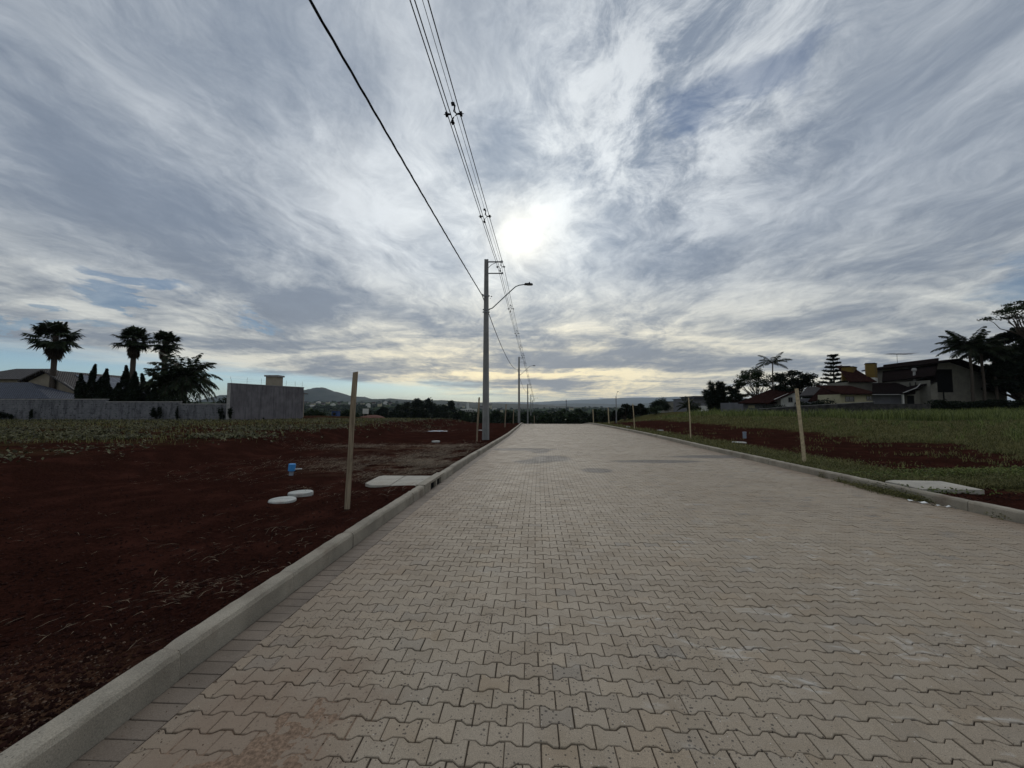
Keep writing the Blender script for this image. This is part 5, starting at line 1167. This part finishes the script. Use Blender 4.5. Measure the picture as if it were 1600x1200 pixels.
# dry straw on the left verge
def straw(cx_, cy_, rx, ry, n, L=.35):
    x = cx_+rg.normal(0, rx, n); y = cy_+rg.normal(0, ry, n); a, b = kedge(x, y); k = (a > .25) & (fbm(x*2., y*2., 14) > .40); x, y = x[k], y[k]; n = len(x); az = rg.normal(.15, .9, n); l = rg.uniform(.25, 1, n)*L; el = rg.uniform(-.03, .28, n)
    d0 = np.stack([np.cos(az)*np.cos(el), np.sin(az)*np.cos(el), np.sin(el)], 1)*l[:,None]; w = np.stack([-np.sin(az), np.cos(az), 0*az], 1)*(.0016+.00026*y)[:,None]; c = np.stack([x, y, ground(x, y)+.006+rg.random(n)*.03], 1)
    md = c+d0*.5+np.array([0, 0, 1])*(l*.06)[:,None]; return (np.stack([c-w, md-w*1.1, c+d0, md+w*1.1, c+w], 1)[:, [0, 1, 2, 3]].reshape(-1, 3), np.arange(4*n).reshape(-1, 4))
P_ = []
for (px, py, rx, ry, n, L) in ((600, 722, 1.5, .8, 4200, .3), (640, 735, 1.0, .9, 4200, .3), (690, 712, .9, 2.0, 4200, .3), (560, 697, 1.5, .7, 2600, .3), (700, 700, .8, 1.6, 1500, .3), (650, 672, 1.6, 1.4, 900, .3), (520, 760, .8, .5, 160, .25), (300, 905, .28, .20, 60, .16), (275, 925, .22, .14, 60, .14), (350, 895, .25, .15, 34, .15), (335, 868, .3, .2, 30, .13), (60, 970, .35, .15, 36, .16), (430, 850, .5, .3, 50, .16), (150, 830, .8, .4, 50, .2), (300, 745, .7, .4, 70, .25), (385, 740, .5, .3, 50, .3), (230, 735, 1., .4, 60, .3), (470, 830, .4, .4, 60, .2), (200, 1010, .15, .1, 14, .1)):
    p = G(px, py); P_.append(straw(p.x, p.y, rx, ry, n, L))
x, y = polar(9000, 1.6, 20, -1.7, -.05); a, b = kedge(x, y); k = (a > .2) & (a < 8.5) & (rg.random(len(x)) < .10*sst(fbm(x*1.3, y*1.3, 21), .42, .6)); 
for xx_, yy_ in zip(x[k][::3], y[k][::3]): P_.append(straw(xx_, yy_, .12, .08, 4, .14))
stuff('dry_straw', P_, 'straw', 'pale dry straw and dead stalks scattered on the bare left verge')
# stones and crumbs of soil
def crumbs(n, ymin, ymax, a0, a1, s0, s1, side, m, name, lab, f=None):
    x, y = polar(n, ymin, ymax, a0, a1); a, b = kedge(x, y); k = (a > .2) if side < 0 else (b > .2) if side > 0 else ((a < 0) & (b < 0))
    if f is not None: k &= f(x, y, a, b)
    x, y = x[k], y[k]; n = len(x); r = rg.uniform(s0, s1, n)*rg.random(n)**1.5+s0*.5; base = np.array([[1,0,0],[-1,0,0],[0,1,0],[0,-1,0],[0,0,1],[0,0,-1]])
    z = ground(x, y)+r*.3 if side else prof(y)+r*.35; V = base[None]*(r[:,None,None]*rg.uniform(.6, 1.25, (n, 6, 1))); th = rg.uniform(0, 6.28, n); c_, s_ = np.cos(th), np.sin(th)
    Vx = V[...,0]*c_[:,None]-V[...,1]*s_[:,None]; Vy = V[...,0]*s_[:,None]+V[...,1]*c_[:,None]; V = np.stack([Vx+x[:,None], Vy+y[:,None], V[...,2]*.75+z[:,None]], -1).reshape(-1, 3)
    fc = np.array([[0,2,4],[2,1,4],[1,3,4],[3,0,4],[2,0,5],[1,2,5],[3,1,5],[0,3,5]]); Fa = ((np.arange(n)*6)[:,None,None]+fc[None]).reshape(-1, 3); return tag(mkobj(name, V, Fa, M[m]), lab, 'ground cover', kind='stuff')
M['clod'] = mat('soil_clod', (.026,.0105,.008), .95, .4, 3., spec=.05); M['pebble'] = mat('pebble', rough=.9, fn=f_leafvar((.045,.028,.02), (.15,.10,.07)))
crumbs(42000, 1.2, 22, -2.2, -.02, .004, .022, -1, 'clod', 'soil_clods', 'small clods of dark red soil on the left verge')
crumbs(16000, 1.0, 3.2, -2.0, -.5, .003, .010, -1, 'pebble', 'gravel', 'brown gravelly crumbs in the bottom left corner', lambda x, y, a, b: (np.hypot(x+2.6, y-1.15)+(fbm(x*2, y*2, 31)-.47)*1.4 < 1.25))
crumbs(9000, .9, 4, -1.3, -.1, .0015, .005, 0, 'pebble', 'sand_grains', 'scattered grains of reddish grit on the near blocks', lambda x, y, a, b: rg.random(len(x)) < .9*sst(np.hypot(x+1.2, y-1.55), 1.1, .1)+.04)
crumbs(9000, 6, 26, .35, 1.5, .006, .03, 1, 'clod', 'soil_clods', 'clods of dark soil on the right verge')
# right side grasses
def gzone(x, y):
    b = kedge(x, y)[1]; gn = fbm(x*.35, y*.9, 15); up = sst(b+(gn-.47)*5, 6.7, 7.9)*sst(b, 2, 4); bn = b+(gn-.47)*2; lo = sst(-bn, -2.1, -1.2)*(b > .16)*sst(y, 7.2, 8.6)+sst(bn, 1.5, 2.1)*sst(-bn, -3.7, -3.)*sst(-y, -9., -7.6); mid = .14*sst(b, .5, 1.5)*sst(fbm(x*1.1, y*1.4, 16), .5, .62); return np.where(b > .15, np.clip(up+lo+mid, 0, 1), 0), b
x, y = polar(230000, 7, 60, .2, 1.75); d_, b = gzone(x, y); k = (rg.random(len(x)) < d_) & ~((y > 41) & (x > 30)); x, y = x[k], y[k]
sp_ = rg.uniform(.03, .10, len(x))*(1+.02*y); stuff('verge_grass', [blades(x, y, ground(x, y)-.01, sp_, .004+.0010*y, .7, rg=rg, curl=.6)], 'shortgrass', 'short olive grass covering the right lots')
x, y = polar(60000, 24, 62, .32, 1.62); b = kedge(x, y)[1]; k = (b > 17+(fbm(x*.12, y*.2, 17)-.47)*9-sst(y, 34, 50)*6) & (y < 41.2+(x < 30)*16) & (rg.random(len(x)) < .35+.65*sst(fbm(x*.5, y*.5, 18), .36, .56)); x, y = x[k], y[k]
hh = rg.uniform(.25, .75, len(x))*(.45+1.2*fbm(x*.3, y*.4, 19)); stuff('tall_grass', [blades(x, y, ground(x, y)-.02, hh, .012+.0009*y, .45, rg=rg)], 'grass', 'taller bright green grass in front of the right houses')
x, y = polar(420, 9, 34, .35, 1.5); d_, b = gzone(x, y); k = (b > 8.2) & ~((y > 41) & (x > 30)); tx, ty = x[k], y[k]; x = np.repeat(tx, 16)+rg.normal(0, .07, len(tx)*16); y = np.repeat(ty, 16)+rg.normal(0, .07, len(tx)*16)
stuff('grass_tufts', [blades(x, y, ground(x, y)-.01, rg.uniform(.12, .38, len(x)), .006+.0008*y, .8, rg=rg, curl=.5)], 'grass', 'scattered taller tufts of grass over the right lots')
# leafy green patch by the right slab and weeds growing over the right kerb
def leafpatch(px, py, rx, ry, n, sz, h, dz=None, m='grass'):
    p = G(px, py); x = p.x+rg.normal(0, rx, n); y = p.y+rg.normal(0, ry, n); b = kedge(x, y)[1]
    k = (b > .16) if dz is None else (b > -.32); x, y, b = x[k], y[k], b[k]; z = np.where(b > .14, ground(x, y), np.where(b > 0, prof(y)+.15, prof(y))); return leaves(np.stack([x, y, z+rg.random(len(x))**1.5*h], 1), sz, up=1.5, asp=.55, rg=rg)
pts_ = [leafpatch(1500, 742, 1.6, .2, 2200, .028, .09), leafpatch(1580, 742, 1.2, .3, 2000, .028, .09), leafpatch(1430, 740, .8, .3, 900, .026, .08), leafpatch(1405, 764, .4, .06, 260, .024, .09), leafpatch(1455, 771, .6, .05, 260, .024, .10), leafpatch(1200, 775, .5, .12, 200, .022, .08), leafpatch(1360, 746, .7, .3, 700, .022, .07), leafpatch(1300, 735, .9, .4, 700, .022, .06), leafpatch(1250, 722, .9, .4, 900, .022, .07), leafpatch(1200, 712, .8, .5, 700, .022, .06)]
stuff('verge_weeds', pts_, 'grass', 'leafy green weeds around the right slab and stake')
kw = MB(); V_ = []
for (s, t, n, r) in ((6.75, HW-.05, 700, .13), (7.05, HW-.09, 1100, .20), (7.4, HW-.08, 1100, .20), (7.8, HW-.06, 700, .16), (8.3, HW-.04, 300, .10), (8.9, HW-.02, 120, .08), (5.6, HW-.02, 60, .06)):
    x0, y0, z0 = road(s, t, 0.); V_.append(leaves(np.stack([x0+rg.normal(0, r*.45, n), y0+rg.normal(0, r*1.1, n), z0+np.abs(rg.normal(0, .045, n))], 1), .014, up=1., asp=.5, rg=rg))
stuff('kerb_weeds', V_, 'shortgrass', 'patch of green weeds growing at the foot of the right kerb')
# ================================================================== far country
def ridge(name, pts, Y, depth, label, m='hill', nz=.04, seed=1, floor=-14, n=160):
    """rounded hill range whose skyline passes through the given picture points at distance Y"""
    xs_ = np.array([p[0] for p in pts], float); hs_ = np.array([max(P(p[0], p[1], Y).z, 1) for p in pts]); X_ = np.array([xpx(p, Y) for p in xs_]); xi = np.linspace(X_[0], X_[-1], n); hi = np.interp(xi, X_, hs_)
    hi = hi*(1+(fbm(xi/(Y*.012), xi*0+seed, seed)-.47)*nz*2); rows_ = np.linspace(0, 1, 26); V = []
    for r in rows_:
        prf = math.sin(math.pi*r)**.9; yy = Y+(r-.5)*depth; bump_ = 1+(fbm(xi/(Y*.03), xi*0+yy/(Y*.03), seed+3)-.47)*.35*(1 if abs(r-.5) > .03 else .0)
        V.append(np.stack([xi*(1+(r-.5)*depth/Y*.0), np.full(n, yy), floor+(hi-floor)*prf*np.minimum(bump_, 1.04)], 1))
    V = np.concatenate(V); idx = np.arange(26*n).reshape(26, n); q = np.stack([idx[:-1,:-1], idx[:-1,1:], idx[1:,1:], idx[1:,:-1]], -1).reshape(-1, 4)
    return tag(mkobj(name, V, q, M[m], smooth=True), label, 'hill', kind='structure')
ridge('hills', [(330, 634), (345, 622), (360, 617), (380, 621), (420, 620), (450, 617), (470, 613), (483, 609.5), (490, 606.5), (496, 605.5), (504, 606), (512, 610), (530, 614.5), (548, 619), (560, 621), (566, 620), (575, 623), (600, 628), (640, 634), (680, 640)], 3200, 900, 'wooded hill with a small round summit beyond the left field', seed=3)
ridge('hills', [(480, 640), (560, 626), (600, 623.5), (615, 623), (640, 625), (700, 626), (740, 628.5), (790, 630.5), (830, 631.5), (900, 636), (960, 640)], 2300, 900, 'low wooded ridge behind the town', seed=5)
ridge('hills', [(700, 633), (780, 628), (830, 628.5), (870, 626.5), (905, 624.5), (940, 623.5), (975, 622), (1000, 622), (1030, 621), (1050, 619.8), (1075, 621), (1110, 623), (1200, 622), (1320, 624), (1500, 630)], 10500, 2600, 'long blue range on the horizon', seed=7, nz=.02)
ridge('hills', [(760, 636), (800, 631.5), (850, 631), (900, 630.5), (960, 631.5), (1010, 630), (1060, 629.5), (1100, 631), (1300, 632)], 5600, 1500, 'second blue range in front of the far one', seed=9, nz=.03)
# woods as one mass: many small crowns on the far slopes
def woods():
    parts = []; r2 = np.random.default_rng(200); protos = []
    for k in range(6):
        pr = [leaves(clump_pts((r2.normal(0, .28), r2.normal(0, .28), r2.uniform(.35, .8)), (.34, .34, .26), 26, r2, .5), .15, rg=r2) for _ in range(5)]; protos.append(merge(pr))
    N = 4200; u = r2.random(N); Yd = 1/((1-u)/150+u/2400); t = r2.uniform(-.62, .60, N)
    X_ = t*Yd; D_ = ground(X_, Yd)
    for i in range(N):
        x, y = X_[i], Yd[i]
        if vnoise(x/60, y/90, 41) < .22+.1*(y > 700): continue
        v, f = protos[i % 6]; s = r2.uniform(4., 8.)*(1+y/2600); a = r2.uniform(0, 6.28); ca, sa = math.cos(a), math.sin(a); R_ = np.array([[ca, -sa, 0], [sa, ca, 0], [0, 0, 1]])
        parts.append(((v@R_.T)*(s, s, s*r2.uniform(.75, 1.05))+(x, y, D_[i]-s*.25), f))
    return parts
V, f = merge(woods()); tag(mkobj('woodland', V, f, M['farleaf']), 'far dark woodland filling the valley beyond the street', 'woodland', kind='stuff')
# nearer trees one can tell apart, beyond the crest and behind the left field
lt = [(655, 621.5, 150, 26), (672, 624, 155, 30), (640, 627, 150, 28), (690, 625.5, 160, 26), (620, 632, 140, 26), (598, 636, 135, 22), (706, 628, 170, 20), (575, 641, 120, 16), (655, 640, 120, 30), (690, 642, 125, 26), (625, 643, 118, 24), (712, 643, 122, 14)]
tl = ['tallest dark round tree in the woods left of the poles', 'dark tree just right of the tallest one left of the poles', 'dark tree on the left shoulder of the tallest one', 'dark tree at the right end of the wooded rise', 'lower dark tree left of the wooded rise', 'dark tree above the pale signboard', 'small dark tree at the right foot of the wooded rise', 'small tree beside the red earth mound', 'front tree at the middle of the wooded rise', 'front tree on the right of the wooded rise', 'front tree on the left of the wooded rise', 'small front tree near the white apartment block']
for i, ((px, pt, Y, w), lb) in enumerate(zip(lt, tl)):
    T(px, pt, Y, px2m(w, Y), lb, 300+i, clumps=40, leafn=210, lsize=.42, trunk=.04, spread=(.0, 1.), cr=1.7, flat=1.2, m='leafdark', tr=.3, group='trees of the wooded rise left of the poles')
lt = [(486, 640, 95, 16), (500, 641, 92, 16), (541, 641, 100, 16), (556, 645, 98, 12), (478, 645, 90, 10)]
tl = ['dark tree right at the end of the tall concrete wall', 'dark tree left of the blue kiosk', 'dark tree between the blue kiosk and the near stake', 'small dark tree right of the near stake', 'low dark bush touching the tall concrete wall']
for i, ((px, pt, Y, w), lb) in enumerate(zip(lt, tl)): T(px, pt, Y, px2m(w, Y), lb, 330+i, clumps=34, leafn=170, lsize=.26, trunk=.04, spread=(.0, 1.), cr=1.6, flat=1.2, tr=.2, group='dark trees beyond the left field')
lt = [(795, 643, 130, 24), (822, 645, 110, 22), (852, 647, 100, 26), (875, 645, 105, 20), (895, 646, 98, 20), (912, 642, 110, 20), (932, 640, 112, 22), (945, 644, 100, 20), (775, 642, 135, 20), (838, 641, 140, 26), (865, 640, 150, 22), (902, 638, 160, 24), (750, 643, 140, 22), (728, 646, 120, 14)]
tl = ['tree behind the thin stakes between the first two poles', 'tree just right of the second pole base', 'round bright tree over the crest in the middle of the street', 'tree right of the middle one over the crest', 'loose tree over the crest below the distant mast', 'taller tree over the crest right of the distant mast', 'tree behind the faint right stakes', 'tree left of the lone slim lamp pole', 'tree just right of the first pole', 'farther tree over the middle of the crest', 'farther tree left of the distant mast', 'farther tree at the foot of the distant mast', 'tree left of the first pole near the stake', 'low tree under the white apartment block']
for i, ((px, pt, Y, w), lb) in enumerate(zip(lt, tl)): T(px, pt, Y, px2m(w, Y), lb, 350+i, clumps=36, leafn=170, lsize=.34, trunk=.04, spread=(.0, 1.), cr=1.6, flat=1.2, m='farleaf' if i % 2 else 'leaf', tr=.22, group='trees over the crest of the street')
# white apartment block, blue kiosk, signboard on a mound, parked van
Y = 260.; x0, x1 = xpx(719.5, Y), xpx(743, Y); zb = gz(x0, Y)-4
t = thing('apartment_block', ((x0+x1)/2, Y, zb), 'white flat roofed apartment block seen left of the first pole', 'building')
o = MB(); o.bb(x0, x1, Y, Y+12, zb, zpx(639, Y)); o.bb(x0+4, x0+7, Y+2, Y+6, zpx(639, Y)-.5, zpx(637.6, Y)); o.build('wall', M['white'], t)
for r in range(3):
    for c_ in range(6):
        xa = x0+.6+c_*(x1-x0-1)/6; za = zpx(641+r*3.2, Y); o = MB(); o.bb(xa, xa+.95, Y-.12, Y-.01, za-.85, za); o.build('window', M['glass'], t)
Y = 88.; xk = xpx(524, Y); zb = gz(xk, Y)-2; t = thing('kiosk', (xk, Y, zb), 'small blue walled kiosk with a flat lid roof beyond the left field', 'kiosk')
o = MB(); o.bb(xpx(519.5, Y), xpx(528.5, Y), Y, Y+1.4, zb, zpx(642.3, Y)); o.build('wall', mat('blue_paint', (.03,.06,.16), .6, .1, 3.), t); o = MB(); o.bb(xpx(518.5, Y), xpx(529.5, Y), Y-.15, Y+1.55, zpx(642.2, Y), zpx(641, Y)); o.build('roof', M['greytile'], t)
o = MB(); o.bb(xpx(521, Y), xpx(526, Y), Y-.05, Y-.01, zpx(649, Y), zpx(644.5, Y)); o.build('window', M['glass'], t)
Y = 75.; xk = xpx(572, Y); t = thing('signboard', (xk, Y, gz(xk, Y)), 'blank pale signboard on posts above the red earth mound', 'sign')
o = MB(); o.bb(xpx(567.7, Y), xpx(576.8, Y), Y, Y+.08, zpx(646.5, Y), zpx(638.5, Y)); o.build('board', M['white'], t)
for q in (569, 575.5): o = MB(); o.bb(xpx(q, Y)-.04, xpx(q, Y)+.04, Y+.09, Y+.17, gz(xk, Y)-.5, zpx(639, Y)); o.build('post', M['wood'], t)
Y = 78.; x0, x1 = xpx(554, Y), xpx(598, Y); n = 30; V = []
for j in range(14):
    for i in range(n):
        u, v = i/(n-1)*2-1, j/13*2-1; h = max(0, 1-(u*u+v*v))**.7; xx = (x0+x1)/2+u*(x1-x0)/2; yy = Y+2.5+v*4; V.append((xx, yy, gz(xx, yy)-.1+h*(zpx(648.5, Y)-gz(xx, yy))*(1+(float(fbm(xx*.7, yy*.7, 50))-.47)*.4)))
o = MB(); o.add(V, [(j*n+i, j*n+i+1, (j+1)*n+i+1, (j+1)*n+i) for j in range(13) for i in range(n-1)]); tag(o.build('earth_mound', M['redearth'], smooth=True, org=((x0+x1)/2, Y+2.5, gz(xk, Y))), 'low mound of bright red earth under the pale signboard', 'mound')
Y = 66.; xk = xpx(514.5, Y); zb = gz(xk, Y); t = thing('parked_car', (xk, Y, zb), 'small white car half hidden behind the field edge near the blue kiosk', 'car'); k = P(514, 651, Y).z
o = MB(); w = .85; z0 = k-1.25; o.prism([(xk-1.9, z0+.3), (xk+1.9, z0+.3), (xk+1.95, z0+.75), (xk+1.2, z0+.85), (xk+.7, z0+1.3), (xk-.7, z0+1.35), (xk-1.3, z0+.9), (xk-1.95, z0+.8)], Y-w, Y+w); o.build('body', M['white'], t)
o = MB(); o.prism([(xk-1.05, z0+.88), (xk+.95, z0+.85), (xk+.62, z0+1.24), (xk-.66, z0+1.28)], Y-w-.012, Y+w+.012); o.build('windows', M['glass'], t)
for q in (-1.2, 1.2):
    for s_ in (-1, 1):
        o = MB(); o.prism([(xk+q+.32*math.cos(a), z0+.3+.32*math.sin(a)) for a in np.linspace(0, 2*np.pi, 14, endpoint=False)], Y+s_*.84-.1, Y+s_*.84+.1); o.build('wheel', M['dark'], t)
# distant mast
Y = 900.; xk = xpx(884.5, Y); t = thing('radio_mast', (xk, Y, gz(xk, Y)), 'distant thin mast standing above the woods past the crest', 'mast'); o = MB(); o.tube([(xk, Y, gz(xk, Y)), (xk, Y, zpx(624.5, Y))], [1.0, .45], 6); o.build('shaft', M['dark'], t); o = MB(); o.tube([(xk, Y, zpx(628, Y)), (xk, Y, zpx(625.5, Y))], [.9, .9], 6); o.build('antenna_array', M['dark'], t)
# scattered town houses on the far slopes
hp = []
def townhouse(px, Y, w, h, lab, wallm, roofm, dz=0.):
    x = xpx(px, Y); z = float(ground(x, Y))-1; t = thing('town_house', (x, Y, z), lab, 'house', 'pale houses of the far town'); ow, orf = MB(), MB(); gable(ow, orf, x-w/2, x+w/2, Y, Y+w*.7, z-6, z+h+dz, z+h*1.35+dz, 'x' if hash2(px, Y) > .4 else 'y', .4, .2); ow.build('wall', M[wallm], t); orf.build('roof', M[roofm], t)
def on_line(px, py, Ys=None):
    """distance at which the far ground (plus woods) shows at this picture height, left slopes of the hill"""
    return Ys
r3 = np.random.default_rng(77)
TH = [(484, 634.5, 26), (478, 629, 12), (489, 631, 12), (497, 628.5, 12), (505, 631, 11), (512, 628.5, 10), (520, 632, 12), (530, 630, 10), (538, 632.5, 10), (547, 629.5, 10), (556, 631, 12), (566, 630.5, 11), (575, 632, 12), (584, 629.5, 11), (593, 631, 12), (602, 628.6, 11), (610, 630, 10), (697, 631.5, 9), (704, 632.6, 9), (716, 632, 8), (724, 634, 8), (731, 631.5, 8), (752, 636, 10), (766, 633.5, 11), (773, 639, 14), (777, 645, 14), (784, 640.5, 9), (869, 645, 20), (876, 647, 12), (893, 637.5, 13), (943, 646, 9), (951, 644.5, 8)]
for i, (px, py, wpx) in enumerate(TH):
    q_ = None; v_ = raydir(px, py+1.2); kk = 330.
    while kk < 2600:
        if v_.z*kk+CAMZ < float(ground(v_.x*kk, v_.y*kk))+ (4.5 if px > 560 else 2.0): break
        kk *= 1.01
    Y = min(v_.y*kk, 1700.); x = xpx(px, Y); w = min(max(px2m(wpx*.45, Y), 5), 18); zb = float(ground(x, Y)); zt_ = zpx(py-.4, Y); h = min(max(px2m(2.6, Y), 3.), 7.); zc = max(zt_, zb+3)
    side = 'under the round hill' if px < 552 else 'right of the near stake' if px < 640 else 'left of the first pole' if px < 760 else 'between the first poles' if px < 800 else 'over the street crest'
    nth = sum(1 for q in TH if (q[0] < px) and ((q[0] < 552) == (px < 552)) and ((q[0] < 640) == (px < 640)) and ((q[0] < 760) == (px < 760)) and ((q[0] < 800) == (px < 800)))
    ordn = ['leftmost', 'second from the left', 'third from the left', 'fourth from the left', 'fifth from the left', 'sixth from the left', 'seventh from the left', 'eighth from the left', 'ninth from the left', 'tenth from the left'][min(nth, 9)]
    kind_ = ['white', 'pale grey', 'cream'][i % 3]; t = thing('town_house', (x, Y, zb), 'tiny %s town house %s, %s' % (kind_, side, ordn), 'house', 'far town houses '+side)
    ow, orf = MB(), MB(); gable(ow, orf, x-w/2, x+w/2, Y, Y+min(w, 14), min(zb, zc-4)-1, zc-h*.1, zc+h*.5, 'x' if i % 3 else 'y', .4, .25); ow.build('wall', M[['white', 'dimwhite', 'cream'][i % 3]], t); orf.build('roof', M[['coping', 'redtile', 'greytile'][(i*7) % 3]], t)
# ------------------------------------------------------------------ air
hz = MB(); hz.bb(-17500, 17500, -320, 15600, -40, 330); hm = bpy.data.materials.new('air'); hm.use_nodes = True; hm.node_tree.nodes.clear()
vo_ = hm.node_tree.nodes.new('ShaderNodeVolumePrincipled'); vo_.inputs['Color'].default_value = (.72, .84, 1, 1); vo_.inputs['Density'].default_value = HAZE; vo_.inputs['Anisotropy'].default_value = .2
oo = hm.node_tree.nodes.new('ShaderNodeOutputMaterial'); hm.node_tree.links.new(vo_.outputs[0], oo.inputs['Volume'])
if HAZE: tag(hz.build('haze', hm), 'thin bluish air fading the far hills', 'haze', kind='stuff')
